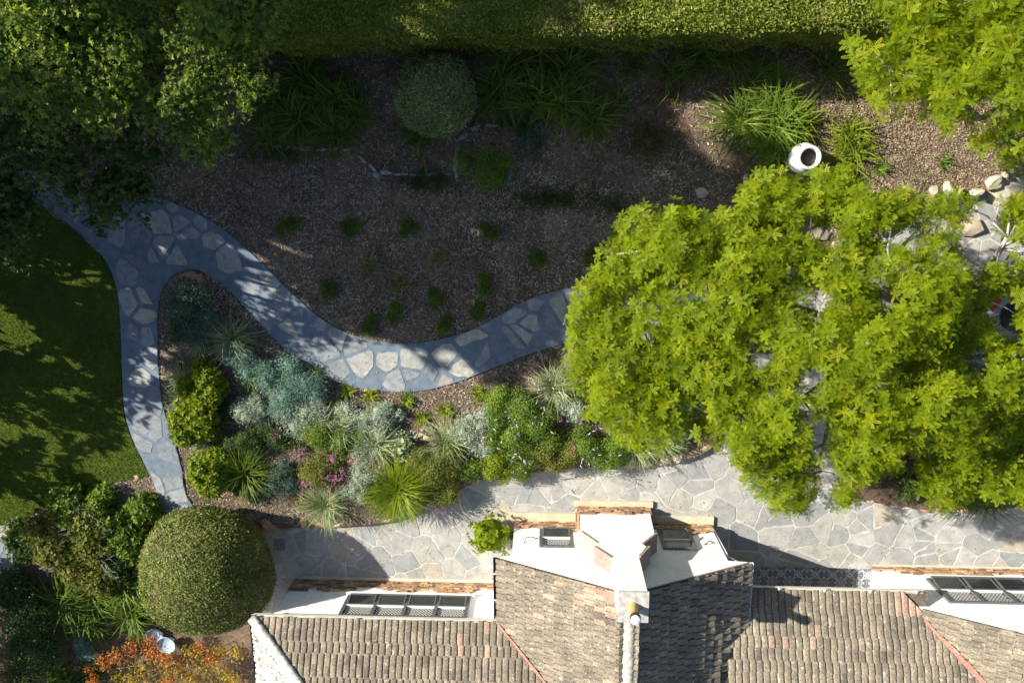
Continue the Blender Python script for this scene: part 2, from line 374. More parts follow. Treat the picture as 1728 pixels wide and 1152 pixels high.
# ================================================================= SETTING
me = MB(); me.add([(-300, -300, -.03), (300, -300, -.03), (300, 300, -.03), (-300, 300, -.03)], [(0, 1, 2, 3)])
g = me.build('ground', MT['mulch']); tag(g, kind='structure')
EDGE = [(440, 893), (500, 890), (560, 889), (640, 884), (690, 868), (740, 840), (790, 820), (820, 808), (860, 801), (950, 791), (1050, 787), (1130, 782), (1180, 770), (1202, 752)]
EDGE = smooth_line(EDGE, 1)
bedpx = [(-1200, -900), (-1200, 1100), (-200, 905), (60, 872), (240, 862), (330, 872)]+EDGE+[(1222, 690), (1228, 620), (1245, 520), (1300, 445), (1400, 425), (1480, 405), (1560, 345), (1640, 335), (1690, 292), (1728, 284), (3000, 240), (3000, -900)]
def slab(pxs, z0, z1, name, mat, kind='structure'):
    m = MB(); m.prism([at(x, y, z1)[:2] for x, y in pxs], z0, z1)
    bm = bmesh.new(); mm = bpy.data.meshes.new('t'); mm.from_pydata(m.v, [], m.f); bm.from_mesh(mm)
    bmesh.ops.triangulate(bm, faces=[f for f in bm.faces if len(f.verts) > 4]); me = bpy.data.meshes.new(name); bm.to_mesh(me); bm.free()
    me.materials.append(mat); o = link(name, me); tag(o, kind=kind); return o
slab(bedpx, -.02, GZ, 'garden_bed', MT['mulch'])
BED2 = [(1432, 838), (1500, 852), (1570, 861), (1640, 860), (1728, 856), (2500, 860), (2500, 650), (1720, 650), (1620, 690), (1500, 690), (1440, 740), (1425, 800)]
slab(BED2, -.02, GZ-.02, 'side_bed', MT['mulch'])
LAWN = smooth_line([(0, 330), (60, 345), (110, 380), (168, 428), (188, 460), (198, 500), (202, 560), (204, 640), (208, 700), (222, 745), (243, 785), (256, 803), (225, 808), (180, 815), (150, 840), (80, 850), (20, 890), (0, 900), (-600, 960), (-600, 300)], 1, True)
slab(LAWN, GZ-.05, GZ+.03, 'lawn', MT['lawn'])
# --- voronoi flagstones
def clip(poly, a, b, c):                                    # keep a x + b y <= c
    out = []; n = len(poly)
    for i in range(n):
        p, q = poly[i], poly[(i+1) % n]; dp = a*p[0]+b*p[1]-c; dq = a*q[0]+b*q[1]-c
        if dp <= 0: out.append(p)
        if (dp < 0) != (dq < 0) and dp != dq:
            t = dp/(dp-dq); out.append((p[0]+(q[0]-p[0])*t, p[1]+(q[1]-p[1])*t))
    return out
def flagstones(mb, poly, spacing, z, gap, keep=1., jit=.42, m=1, th=.012, rot=0, clipin=True, rag=.03, sizej=0, thin=.0):
    xs = [p[0] for p in poly]; ys = [p[1] for p in poly]; seeds = []
    X0, X1, Y0, Y1 = min(xs)-1, max(xs)+1, min(ys)-1, max(ys)+1
    j = 0; y = Y0
    while y < Y1:
        x = X0+(j % 2)*spacing*.5
        while x < X1:
            seeds.append((x+rs.uniform(-jit, jit)*spacing, y+rs.uniform(-jit, jit)*spacing)); x += spacing*rs.uniform(.75, 1.4)
        y += spacing*.86; j += 1
    seeds = [q for q in seeds if rs.random() > thin]
    Sd = np.array(seeds)
    for i, s in enumerate(seeds):
        if not bool(inpoly(np.array([s[0]]), np.array([s[1]]), poly)[0]):
            continue
        if rs.random() > keep: continue
        L = spacing*3.2; c = [(s[0]-L, s[1]-L), (s[0]+L, s[1]-L), (s[0]+L, s[1]+L), (s[0]-L, s[1]+L)]
        d = np.hypot(*(Sd-s).T); gg = gap*rs.uniform(.5, 1.5)
        for k in np.argsort(d)[1:22]:
            dx, dy = Sd[k]-s; D = d[k]; w = rs.normal(0, .03)
            c = clip(c, dx/D+w, dy/D-w, (dx/D+w)*(s[0]+dx/2)+(dy/D-w)*(s[1]+dy/2)-gg/2)
            if len(c) < 3: break
        if len(c) < 3: continue
        # ragged, subdivided outline
        o = []; n = len(c); el = [math.hypot(c[(k+1) % n][0]-c[k][0], c[(k+1) % n][1]-c[k][1]) for k in range(n)]
        for k in range(n):
            p, q = c[k], c[(k+1) % n]
            if el[k] < .05: continue
            ns = max(1, int(el[k]/.16))
            for t in range(ns):
                f = (t+.12)/ns if t == 0 else t/ns; e = rs.normal(0, rag*.3) if t else 0
                o.append((p[0]+(q[0]-p[0])*f+e, p[1]+(q[1]-p[1])*f-e))
            o.append((p[0]+(q[0]-p[0])*.93, p[1]+(q[1]-p[1])*.93))
        if len(o) < 3: continue
        if clipin:
            ox = np.array([a for a, _ in o]); oy = np.array([b for _, b in o])
            inside = inpoly(ox, oy, poly)
            if inside.mean() < .45: continue
            for t in range(len(o)):
                if not inside[t]:
                    lo, hi = 0., 1.
                    for _ in range(9):
                        md = (lo+hi)/2
                        if bool(inpoly(np.array([s[0]+(o[t][0]-s[0])*md]), np.array([s[1]+(o[t][1]-s[1])*md]), poly)[0]): lo = md
                        else: hi = md
                    lo = max(0, lo-.05); o[t] = (s[0]+(o[t][0]-s[0])*lo, s[1]+(o[t][1]-s[1])*lo)
        mb.prism(o, z-.02, z+th*rs.uniform(.5, 1.2), rs.random(), m)
def inset_path(outline_px, z, name, spacing, gap, keep, base, st, zb=-.02, **k):
    pts = [tuple(at(x, y, z)[:2]) for x, y in outline_px]
    mb = MB(); mb.prism(pts, zb, z, .5, 0); flagstones(mb, pts, spacing, z, gap, keep, **k)
    bm = bmesh.new(); mm = bpy.data.meshes.new('t'); mm.from_pydata(mb.v, [], mb.f)
    mm.materials.append(base); mm.materials.append(st); mm.polygons.foreach_set('material_index', mb.m)
    a = mm.attributes.new('rnd', 'FLOAT', 'FACE'); a.data.foreach_set('value', mb.r)
    bm.from_mesh(mm); bmesh.ops.triangulate(bm, faces=[f for f in bm.faces if len(f.verts) > 4])
    me = bpy.data.meshes.new(name); bm.to_mesh(me); bm.free()
    me.materials.append(base); me.materials.append(st)
    o = link(name, me); tag(o, kind='structure'); return o
up_e = [(255, 330), (300, 345), (350, 368), (400, 405), (450, 452), (500, 503), (550, 545), (600, 568), (650, 579), (700, 580), (750, 572), (800, 556), (850, 528), (890, 505), (940, 490), (990, 481), (1060, 480), (1140, 490), (1250, 500)]
low_e = [(1250, 590), (1120, 575), (1020, 568), (950, 579), (890, 598), (830, 621), (770, 646), (710, 661), (650, 661), (590, 652), (530, 629), (480, 590), (440, 548), (405, 508), (375, 478), (345, 458), (318, 453), (292, 462), (272, 488), (265, 530), (266, 600), (268, 640), (275, 690), (290, 735), (305, 780), (311, 830), (330, 862), (400, 905), (430, 925), (400, 960), (300, 905), (275, 870), (262, 820), (245, 785), (225, 745), (210, 700), (206, 640), (204, 560), (200, 500), (190, 460), (170, 427), (125, 385), (70, 345), (20, 320), (-60, 300), (-60, 240), (40, 260), (100, 290), (140, 335), (185, 350), (215, 335)]
PATHPX = smooth_line(up_e+low_e, 1, True)
inset_path(PATHPX, GZ+.045, 'garden_path', .62, .12, .74, MT['cement'], MT['pathstone'], zb=GZ-.03, jit=.5, th=.01, thin=.22, rag=.04)
# patio
PAT = [(-10.3, -15.0), (30, -15.0), (30, 6), (4.5, 6), (3.6, -6.8), (-3, -8.2), (-10.3, -10.6)]
mb = MB(); mb.prism(PAT, -.02, .0, .5, 0)
flagstones(mb, PAT, .56, 0.0, .045, 1., jit=.62, th=.01, rag=.05, thin=.4)
o = mb.build('patio', [MT['mortar'], MT['patiostone']]); tag(o, kind='structure')
# small stones tucked in the joints
SIDEP = [(-60, 860), (0, 890), (25, 875), (30, 910), (22, 945), (30, 985), (60, 1010), (20, 1020), (-80, 1020)]
inset_path(SIDEP, GZ+.04, 'side_path', .8, .12, .8, MT['cement'], MT['pathstone'], zb=.0)

# porch floor tiles (patterned)
def _ptile():
    m, n, out = newmat('patterned_floor_tile')
    tc = n.nodes.new('ShaderNodeNewGeometry'); sp = n.nodes.new('ShaderNodeSeparateXYZ'); n.links.new(tc.outputs['Position'], sp.inputs[0])
    def M(op, a, b=None, c=None):
        q = n.nodes.new('ShaderNodeMath'); q.operation = op
        for i, v in enumerate((a, b, c)):
            if v is None: continue
            if hasattr(v, 'links'): n.links.new(v, q.inputs[i])
            else: q.inputs[i].default_value = v
        return q.outputs[0]
    T = .58
    u = M('SUBTRACT', M('FRACT', M('DIVIDE', M('ADD', sp.outputs[0], 50.35), T)), .5)
    v = M('SUBTRACT', M('FRACT', M('DIVIDE', M('ADD', sp.outputs[1], 50.36), T)), .5)
    r = M('SQRT', M('ADD', M('MULTIPLY', u, u), M('MULTIPLY', v, v))); th = M('ARCTAN2', v, u)
    pet = M('ABSOLUTE', M('COSINE', M('MULTIPLY', th, 4)))
    star = M('LESS_THAN', M('ABSOLUTE', M('SUBTRACT', r, M('ADD', .16, M('MULTIPLY', pet, .2)))), .028)
    ring = M('LESS_THAN', M('ABSOLUTE', M('SUBTRACT', r, .085)), .022)
    au = M('ABSOLUTE', u); av = M('ABSOLUTE', v)
    cr = M('SQRT', M('ADD', M('POWER', M('SUBTRACT', au, .37), 2), M('POWER', M('SUBTRACT', av, .37), 2)))
    curl = M('LESS_THAN', M('ABSOLUTE', M('SUBTRACT', cr, M('ADD', .07, M('MULTIPLY', M('COSINE', M('MULTIPLY', th, 8)), .03)))), .024)
    spoke = M('MULTIPLY', M('LESS_THAN', M('ABSOLUTE', M('SINE', M('MULTIPLY', th, 4))), .22), M('MULTIPLY', M('GREATER_THAN', r, .15), M('LESS_THAN', r, .3)))
    f = M('MAXIMUM', M('MAXIMUM', star, ring), M('MAXIMUM', curl, spoke))
    g1 = M('LESS_THAN', M('ABSOLUTE', M('SUBTRACT', M('MAXIMUM', au, av), .5)), .012)
    c = mixc(n, (.13, .14, .16), (.6, .61, .62), f); c = mixc(n, c, (.32, .32, .32), g1)
    prin(n, out, c, .4); return m
m = MB(); m.box(6.0, 12.0, -13.7, -12.42, 0, .03); o = m.build('porch_floor', _ptile()); tag(o, kind='structure')

# ---- mulch chips and leaf litter, grass (uncountable)
def groundscatter(name, n, regions_px, mat, size, zt, exclude=(), tv=None, var=.5, jit=.35, box=(-20, 16, -11, 6.5)):
    x = rs.uniform(box[0], box[1], n); y = rs.uniform(box[2], box[3], n); P = np.stack([x, y, np.full(n, zt)], 1)
    px, py = proj(P); ok = np.zeros(n, bool)
    for r in regions_px: ok |= inpoly(px, py, r)
    for r in exclude: ok &= ~inpoly(px, py, r)
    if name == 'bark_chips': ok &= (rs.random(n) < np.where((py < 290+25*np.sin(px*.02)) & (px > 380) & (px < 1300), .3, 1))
    P = P[ok]; N = np.tile([0, 0, 1.], (len(P), 1))
    R = frames(N, jit); V, Fc = scat(tv if tv is not None else np.array([[-.5, -.14, 0], [.5, -.14, 0], [.5, .14, 0], [-.5, .14, 0]]), LEAF_F, P, R, size*rs.uniform(1-var, 1+var, len(P)))
    o = mesh_np(name, V, Fc, mat, None, rs.random(len(P)))
    return o
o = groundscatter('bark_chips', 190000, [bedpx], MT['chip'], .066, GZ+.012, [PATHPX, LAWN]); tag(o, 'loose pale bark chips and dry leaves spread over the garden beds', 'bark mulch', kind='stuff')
LIT = [(1240, 110), (1480, 90), (1728, 150), (1728, 290), (1640, 335), (1480, 400), (1380, 330), (1300, 250)]
o = groundscatter('leaf_litter', 95000, [LIT], MT['leaflitter'], .048, GZ+.03, [], tv=LEAF_V*1.0, jit=.5, box=(4, 18, -2, 5)); tag(o, 'dry tan leaf litter lying around the white pot', 'leaf litter', kind='stuff')
AREA = [(-50, -50), (1800, -50), (1800, 1000), (-50, 1000)]
o = groundscatter('fallen_leaves', 5200, [PATHPX], MT['leaflitter'], .055, GZ+.065, [], tv=LEAF_V*1.0, jit=.4); tag(o, 'stray dry leaves fallen on the grey flagstone path', 'fallen leaves', kind='stuff')
o = groundscatter('fallen_leaves', 9000, [AREA], MT['leaflitter'], .05, .022, [], tv=LEAF_V*1.0, jit=.4, box=(-10, 17, -13, 3)); tag(o, 'stray dry leaves fallen on the pale crazy paving', 'fallen leaves', kind='stuff')
o = groundscatter('twig_litter', 30000, [bedpx], MT['chip'], .13, GZ+.025, [PATHPX, LAWN], tv=np.array([[-.5, -.05, 0], [.5, -.04, 0], [.5, .04, 0], [-.5, .05, 0]]), jit=.25); tag(o, 'longer pale twigs and strips of bark lying over the mulch', 'twigs', kind='stuff')
def blades(name, n, reg, mat, h, zt, excl=()):
    x = rs.uniform(-22, -12, n); y = rs.uniform(-12, 2, n); P = np.stack([x, y, np.full(n, zt)], 1); px, py = proj(P); P = P[inpoly(px, py, reg)]
    a = rs.normal(0, .55, (len(P), 2)); N = np.concatenate([a, np.ones((len(P), 1))], 1); N /= np.linalg.norm(N, axis=1, keepdims=True)
    side = rs.normal(0, 1, (len(P), 3)); side[:, 2] = 0; side /= np.linalg.norm(side, axis=1, keepdims=True)
    hh = h*rs.uniform(.6, 1.3, (len(P), 1)); V = np.stack([P-side*.011, P+side*.011, P+N*hh], 1)
    Fc = np.arange(len(P)*3).reshape(-1, 3)
    return mesh_np(name, V.reshape(-1, 3), Fc, mat, None, rs.beta(2, 2, len(P)))
o = blades('lawn_grass', 170000, LAWN, MT['L_grass'], .06, GZ+.03); tag(o, 'short mown grass of the lawn left of the path', 'grass', kind='stuff')

# ================================================================= HOUSE
house = thing('house', (2.4, -12.5, 0), 'white rendered cottage with stone base, lichened tile roof and three gabled wings along the bottom', 'house')
YG, YL, YR, YC = -10.9, -13.35, -12.4, -10.3
EZ = 2.55; TP = .48; RX = 2.44
# walls
m = MB(); m.prism_y([(-1.0, 0), (5.7, 0), (5.7, 2.38), (6.3, 2.44), (RX, 4.28), (-1.4, 2.44), (-1.0, 2.38)], YG, -19)
m.build('wall', MT['stucco'], house)
m = MB(); m.box(-8.95, -1.0, -21, YL, 0, 2.5); m.build('wall', MT['stucco'], house)
m = MB(); m.prism_y([(11.3, 0), (24, 0), (24, 2.4), (17.9, 5.4), (11.6, 2.25), (11.3, 2.3)], YR, -19); m.build('wall', MT['stucco'], house)
m = MB(); m.box(5.7, 11.3, -19, -13.7, 0, 2.3); m.build('wall', MT['stucco'], house)
# stone plinths with a ragged top
def plinth(x0, x1, Y, zr, name='stone_plinth', side=None):
    m = MB(); z = 0; row = 0
    while z < zr+.2:
        h = rs.uniform(.05, .085); x = x0
        while x < x1-.01:
            w = min(rs.uniform(.16, .42), x1-x)
            if x1-x-w < .08: w = x1-x
            if z < zr-.12+.22*math.sin(x*2.3)*math.sin(x*.9+1)+rs.uniform(-.04, .1):
                m.box(x+.006, x+w-.006, Y-.03, Y+.045+rs.uniform(0, .05), z+.005, z+h-.006, rs.random())
            x += w
        z += h; row += 1
    m.box(x0, x1, Y-.03, Y+.03, 0, max(.1, zr-.25), .1)
    return m.build(name, MT['brown_stone'], house)
plinth(-1.02, 1.2, YG, .62); plinth(3.6, 5.72, YG, .62); plinth(1.19, 3.63, YC, .62)
plinth(-8.97, -1.5, YL, .56); plinth(11.28, 24, YR, .42)
for xa, xb, ya, yb in ((5.69, 5.72, YG-.4, YG-.01), (3.6, 3.63, YG, YC-.01), (1.16, 1.19, YG, YC-.01)):   # side faces of the stone base
    m = MB(); z = 0
    while z < .5: h = rs.uniform(.05, .085); m.box(xa-(rs.uniform(0, .03) if xa < 2 else 0), xb+(rs.uniform(0, .03) if xa > 2 else 0), ya, yb, z, z+h-.006, rs.random()); z += h
    m.build('stone_return', MT['brown_stone'], house)
m = MB(); m.box(-1.15, 1.1, YG+.02, -10.52, 0, .1, .2); m.box(3.72, 5.8, YG+.02, -10.56, 0, .1, .6); m.box(1.05, 3.72, YC+.05, -10.04, 0, .11, .4)
m.build('sandstone_ledge', MT['sandstone'], house)
for q in ((-8.9, -1.5, YL+.1, YL+.2, 0, .03, .8), (11.3, 24, YR+.1, YR+.16, 0, .03, .8)): m = MB(); m.box(*q); m.build('sandstone_ledge', MT['sandstone'], house)
# chimney
MT['pale_cap'] = simple('weathered_cap', (.28, .26, .23), (.5, .48, .43), 7, .85, .5, .01)
ch = MB()
ch.prism_y([(1.22, 0), (3.6, 0), (3.5, 1.85), (3.02, 2.55), (3.12, 2.7), (2.82, 3.3), (2.8, 5.2), (2.06, 5.2), (2.0, 3.35), (1.62, 2.75), (1.66, 2.5), (1.24, 1.75)], YC, YC-.85)
chim = ch.build('chimney', MT['stucco'], house)
def slabstone(pts, y0, y1, th, nm='shoulder_stone'):
    """sloped stone slabs capping a shoulder: pts = two (x,z) ends"""
    m = MB(); (xa, za), (xb, zb) = pts; dx, dz = xb-xa, zb-za; L = math.hypot(dx, dz); nx, nz = -dz/L*th, dx/L*th
    if nz < 0: nx, nz = -nx, -nz
    m.prism_y([(xa, za), (xb, zb), (xb+nx, zb+nz), (xa+nx, za+nz)], y0, y1, rs.random()); return m.build(nm, MT['grey_brown'], chim)
MT['grey_brown'] = stonemat('shoulder_stone', [(0, (.2, .14, .12)), (.5, (.3, .23, .2)), (1, (.36, .29, .25))], 9, .85, .7, .02)
slabstone([(1.18, 1.75), (1.68, 2.52)], YC+.02, YC-.62, .05); slabstone([(1.58, 2.75), (2.03, 3.38)], YC+.02, YC-.55, .05)
slabstone([(3.54, 1.85), (3.0, 2.56)], YC+.03, YC-.62, .07); slabstone([(3.18, 2.7), (2.8, 3.32)], YC+.03, YC-.55, .08)
m = MB(); m.prism([(2.02, YC+.03), (2.84, YC+.03), (2.84, YC-.88), (2.02, YC-.88)], 5.2, 5.26, .5); o = m.build('chimney_cap', MT['pale_cap'], chim)
fx, fy = 2.42, -10.72
m = MB(); m.lathe((fx, fy, 5.24), [(.15, 0), (.14, .1), (.12, .14), (.12, .42), (.135, .45)], 24); m.build('chimney_pot', MT['terra'], chim)
m = MB(); m.lathe((fx, fy, 5.68), [(.13, 0), (.13, .08), (.145, .08), (.145, .12), (.13, .14)], 24); m.build('pot_collar', MT['dark_metal'], chim)
m = MB(); m.lathe((fx, fy, 5.82), [(.13, 0), (.13, .05), (.11, .07), (.0, .085)], 24); m.build('flue_cap', MT['white_paint'], chim)

# tiled roofs -------------------------------------------------------
def tiled(name, O, U, Vd, UL, VL, mat, cuts=(), tw=.21, tl=.345, stag=0., redfn=None, jit=.02, rough=0.):
    """O eave corner, U along the eave, Vd up the slope (unit); real tile relief, cut by planes"""
    O = np.array(O, float); U = np.array(U, float); Vd = np.array(Vd, float); Vd /= np.linalg.norm(Vd); Nn = np.cross(U, Vd); Nn /= np.linalg.norm(Nn)
    if Nn[2] < 0: Nn = -Nn
    pu = np.array([0, .05, .1, .25, .5, .75, .88, .94, 1.0]); ph = np.array([-.04, -.005, .016, .027, .029, .027, .018, -.002, -.04])
    nu, nv = int(UL/tw)+1, int(VL/tl)+1; k = len(pu); Vs = []; Fs = []; R = []; off = 0
    for j in range(nv):
        so_ = (stag*tw if j % 2 else 0)+rs.normal(0, jit)
        for i in range(-1, nu):
            u0 = i*tw+so_+rs.normal(0, .002); v0 = j*tl+rs.normal(0, .011); w = tw; rr = rs.random()
            if redfn is not None: rr = redfn(u0, v0, rr)
            lift = .014+rs.normal(0, .005)+rough*rs.random()
            if u0+tw < 0 or u0 > UL: continue
            us = u0+pu*w
            a = O+np.outer(us, U)+Vd*v0+np.outer(ph+lift, Nn)              # lower lip
            b = O+np.outer(us, U)+Vd*(v0+tl+.03)+np.outer(ph+.004, Nn)     # upper end
            c = O+np.outer(us, U)+Vd*v0+np.outer(ph-.03, Nn)
            # scalloped lip
            a += np.outer(-.012*np.sin(pu*math.pi), Vd)
            Vs += [c, a, b]
            q = [[off+i2, off+i2+1, off+k+i2+1, off+k+i2] for i2 in range(k-1)]+[[off+k+i2, off+k+i2+1, off+2*k+i2+1, off+2*k+i2] for i2 in range(k-1)]
            Fs += q; R += [rr]*len(q); off += 3*k
    V = np.concatenate(Vs); me = bpy.data.meshes.new(name); me.from_pydata([tuple(v) for v in V], [], Fs)
    a = me.attributes.new('rnd', 'FLOAT', 'FACE'); a.data.foreach_set('value', R)
    bm = bmesh.new(); bm.from_mesh(me)
    for (pc, pn) in cuts:                                       # keep the side pn points away from
        bmesh.ops.bisect_plane(bm, geom=bm.verts[:]+bm.edges[:]+bm.faces[:], plane_co=pc, plane_no=pn, clear_outer=True)
    bm.to_mesh(me); bm.free(); me.materials.append(mat)
    o = link(name, me, house)
    # boarding under the tiles
    return o
sl = math.sqrt(1+TP*TP); cp, sp = 1/sl, TP/sl
def underlay(pts):
    m = MB(); n = len(pts); dn = .035
    m.add([(p[0], p[1], p[2]-dn) for p in pts], [list(range(n))], .3); return m
def redL(u, v, r): return r*.88 if u < 6.5 else (r*.9 if rs.random() > .05 else 1)
def redG(u, v, r):
    return .9+.1*rs.random() if (v > 2.6 and u < .75 and rs.random() < .75) or (rs.random() < .02) else r*.86
def redR(u, v, r):
    return .92+.08*rs.random() if (u > 4.95 and v < .5) or (abs(v-1.3) < .3 and 1. < u < 2.6 and rs.random() < .25) else r*.86
LW = tiled('roof', (-9.44, -13.1, EZ), (1, 0, 0), (0, -cp, sp), 12.6, 4.6, MT['tile'], [((-9.44, -13.1, 0), (-1, -1, 0))], redfn=redL)
LE = tiled('roof', (-9.44, -21, EZ), (0, 1, 0), (cp, 0, sp), 7.9, 4.4, MT['tile_white'], [((-9.44, -13.1, 0), (1, 1, 0))])
GL = tiled('roof', (-1.47, YG+.02, EZ), (0, -1, 0), (cp, 0, sp), 8.0, 4.33, MT['tile'], [((0, YG+.02, 0), (0, 1, 0))], stag=.5, redfn=redG, tw=.2, tl=.33)
GR = tiled('roof', (6.35, YG+.02, EZ), (0, -1, 0), (-cp, 0, sp), 8.0, 4.33, MT['tile'], [((0, YG+.02, 0), (0, 1, 0))], stag=.5, redfn=lambda u, v, r: r*.8, tw=.22, tl=.33, rough=.05, jit=.02)
RW_ = tiled('roof', (5.9, -12.0, 2.1), (1, 0, 0), (0, -cp, sp), 9.6, 5.6, MT['tile'], [((11.95, -12.72, 0), (1, 1, 0))], redfn=redR)
RR = tiled('roof', (11.72, YR+.03, 2.42), (0, -1, 0), (cp, 0, .52*cp), 7.5, 6.8, MT['tile'], [((0, YR+.03, 0), (0, 1, 0))], stag=.5, redfn=lambda u, v, r: r*.86, tw=.2, tl=.33)
# roof boards
def boards(pts, th=.04, mat='cream_metal', name='roof_board'):
    m = MB(); n = len(pts); t = [(p[0], p[1], p[2]-.045) for p in pts]; b = [(p[0], p[1], p[2]-.045-th) for p in pts]
    m.add(t+b, [list(range(n)), list(range(n, 2*n))[::-1]]+[(i, (i+1) % n, n+(i+1) % n, n+i) for i in range(n)]); return m.build(name, MT['dark_bark'], house)
boards([(-9.42, -13.12, EZ), (-1.0, -13.12, EZ), (-1.0, -17.2, EZ+4.08*TP), (-5.35, -17.2, EZ+4.08*TP)])
boards([(-9.42, -13.12, EZ), (-9.42, -21, EZ), (-5.35, -21, EZ+4.08*TP), (-5.35, -17.2, EZ+4.08*TP)])
boards([(-1.45, YG, EZ), (RX, YG, EZ+3.9*TP), (RX, -18.9, EZ+3.9*TP), (-1.45, -18.9, EZ)])
boards([(6.33, YG, EZ), (6.33, -18.9, EZ), (RX, -18.9, EZ+3.9*TP), (RX, YG, EZ+3.9*TP)])
boards([(5.9, -12.02, 2.1), (12.0, -12.02, 2.1), (12.0, -17, 2.1+4.98*TP), (5.9, -17, 2.1+4.98*TP)])
boards([(11.74, YR, 2.42), (17.8, YR, 2.42+6.06*.52), (17.8, -19, 2.42+6.06*.52), (11.74, -19, 2.42)])
# caps: half-round tiles along hip and ridge
def caps(name, A, B, r, step, mat, flat=.62):
    A = Vector(A); B = Vector(B); d = (B-A); L = d.length; d.normalize(); n = int(L/step); m = MB(); sd = d.cross(Vector((0, 0, 1))).normalized(); upv = sd.cross(d)
    for i in range(n):
        rr = rs.random(); p0 = A+d*(i*step-.02); p1 = A+d*((i+1)*step+.02); vs = []
        for (p, k) in ((p0, 1.08), (p1, .92)):
            for q in range(9):
                a = math.pi*q/8; vs.append(p+sd*math.cos(a)*r*k+upv*math.sin(a)*r*k*flat)
        m.add(vs, [(q, q+1, 9+q+1, 9+q) for q in range(8)], rr, 0, True); m.add(vs[:9], [list(range(9))], rr)
    return m.build(name, mat, house)
caps('ridge_cap', (RX, -11.2, EZ+3.91*TP+.03), (RX, -18.9, EZ+3.91*TP+.03), .21, .4, MT['cap_tile'])
caps('hip_cap', (-9.4, -13.14, EZ+.04), (-5.36, -17.18, EZ+4.05*TP+.04), .17, .4, MT['hip_tile'])
# painted mortar valleys
def strip(name, A, B, w0, w1, mat, lift=.05, sidev=None):
    A = Vector(A); B = Vector(B); d = (B-A).normalized(); sd = Vector(sidev).normalized() if sidev else d.cross(Vector((0, 0, 1))).normalized(); m = MB(); n = 14; vs = []
    for i in range(n+1):
        t = i/n; p = A.lerp(B, t)+Vector((0, 0, lift)); w = (w0+(w1-w0)*t)*rs.uniform(.8, 1.25); vs += [p-sd*w*.3, p+sd*w+Vector((0, 0, .005))]
    m.add(vs, [(2*i, 2*i+1, 2*i+3, 2*i+2) for i in range(n)], .5, 0, True); return m.build(name, mat, house)
strip('valley_flashing', (-1.47, -13.1, EZ+.02), (1.6, -16.2, EZ+3.1*TP), .1, .2, MT['pink'], .055, (1, 0, TP))
strip('valley_flashing', (11.72, -12.7, 2.43), (14.2, -15.3, 2.43+2.5*.52), .1, .28, MT['pink'], .055, (1, 0, .52))
m = MB(); m.add([(1.25, YG-.02, EZ+2.72*TP+.075), (RX-.2, YG-.02, EZ+3.7*TP+.075), (RX-.2, YG-.55, EZ+3.7*TP+.07), (1.9, YG-.3, EZ+3.37*TP+.07)], [(0, 1, 2, 3)], .6)
m.build('chimney_flashing', MT['pink'], house)
# gutters
def gutter(name, A, B, mat, w=.1, out=(0, 1, 0)):
    A = np.array(A, float); B = np.array(B, float); o = np.array(out, float); m = MB(); vs = []
    prof = [(0, 0), (0, -.09), (w, -.09), (w, 0), (w-.012, 0), (w-.012, -.075), (.012, -.075), (.012, 0)]
    for p in (A, B):
        for (a, b) in prof: vs.append(p+o*a+np.array([0, 0, b]))
    k = len(prof); m.add(vs, [(i, (i+1) % k, k+(i+1) % k, k+i) for i in range(k)]+[list(range(k)), list(range(k, 2*k))[::-1]])
    return m.build(name, mat, house)
gutter('gutter', (-9.44, -13.13, EZ+.02), (-1.6, -13.13, EZ+.02), MT['cream_metal'], .11)
gutter('gutter', (-9.42, -13.0, EZ+.02), (-9.42, -19, EZ+.02), MT['dark_metal'], .1, (-1, 0, 0))
gutter('gutter', (-1.45, YG+.02, EZ+.02), (-1.45, -13.0, EZ+.02), MT['dark_metal'], .12, (-1, 0, 0))
gutter('gutter', (6.33, YG+.02, EZ+.02), (6.33, -13.0, EZ+.02), MT['white_paint'], .1, (1, 0, 0))
gutter('gutter', (6.35, -12.03, 2.12), (11.85, -12.03, 2.12), MT['cream_metal'], .1)
def brackets(pts):
    for p in pts:
        m = MB(); m.box(p[0]-.03, p[0]+.03, p[1]-.02, p[1]+.08, p[2]-.02, p[2]+.012); m.build('gutter_bracket', MT['white_paint'], house)
brackets([(7.4, -12.0, 2.16), (8.8, -12.0, 2.16), (10.2, -12.0, 2.16), (11.6, -12.0, 2.16)])
for y in (-11.4, -12.3):
    m = MB(); m.box(-1.6, -1.42, y-.02, y+.02, EZ+.02, EZ+.035); m.build('gutter_bracket', MT['white_paint'], house)
m = MB(); m.tube([(6.42, -11.2, EZ-.05), (6.42, -11.2, EZ-.35), (5.8, -11.0, EZ-.6), (5.78, -10.98, 0)], .04, 8); m.build('downpipe', MT['white_paint'], house)
m = MB(); m.box(6.3, 11.35, -13.75, -13.6, 2.0, 2.3); m.build('porch_beam', MT['white_paint'], house)
m = MB(); m.box(6.36, 11.8, -12.2, -12.06, 1.9, 2.06); m.build('fascia', MT['white_paint'], house)
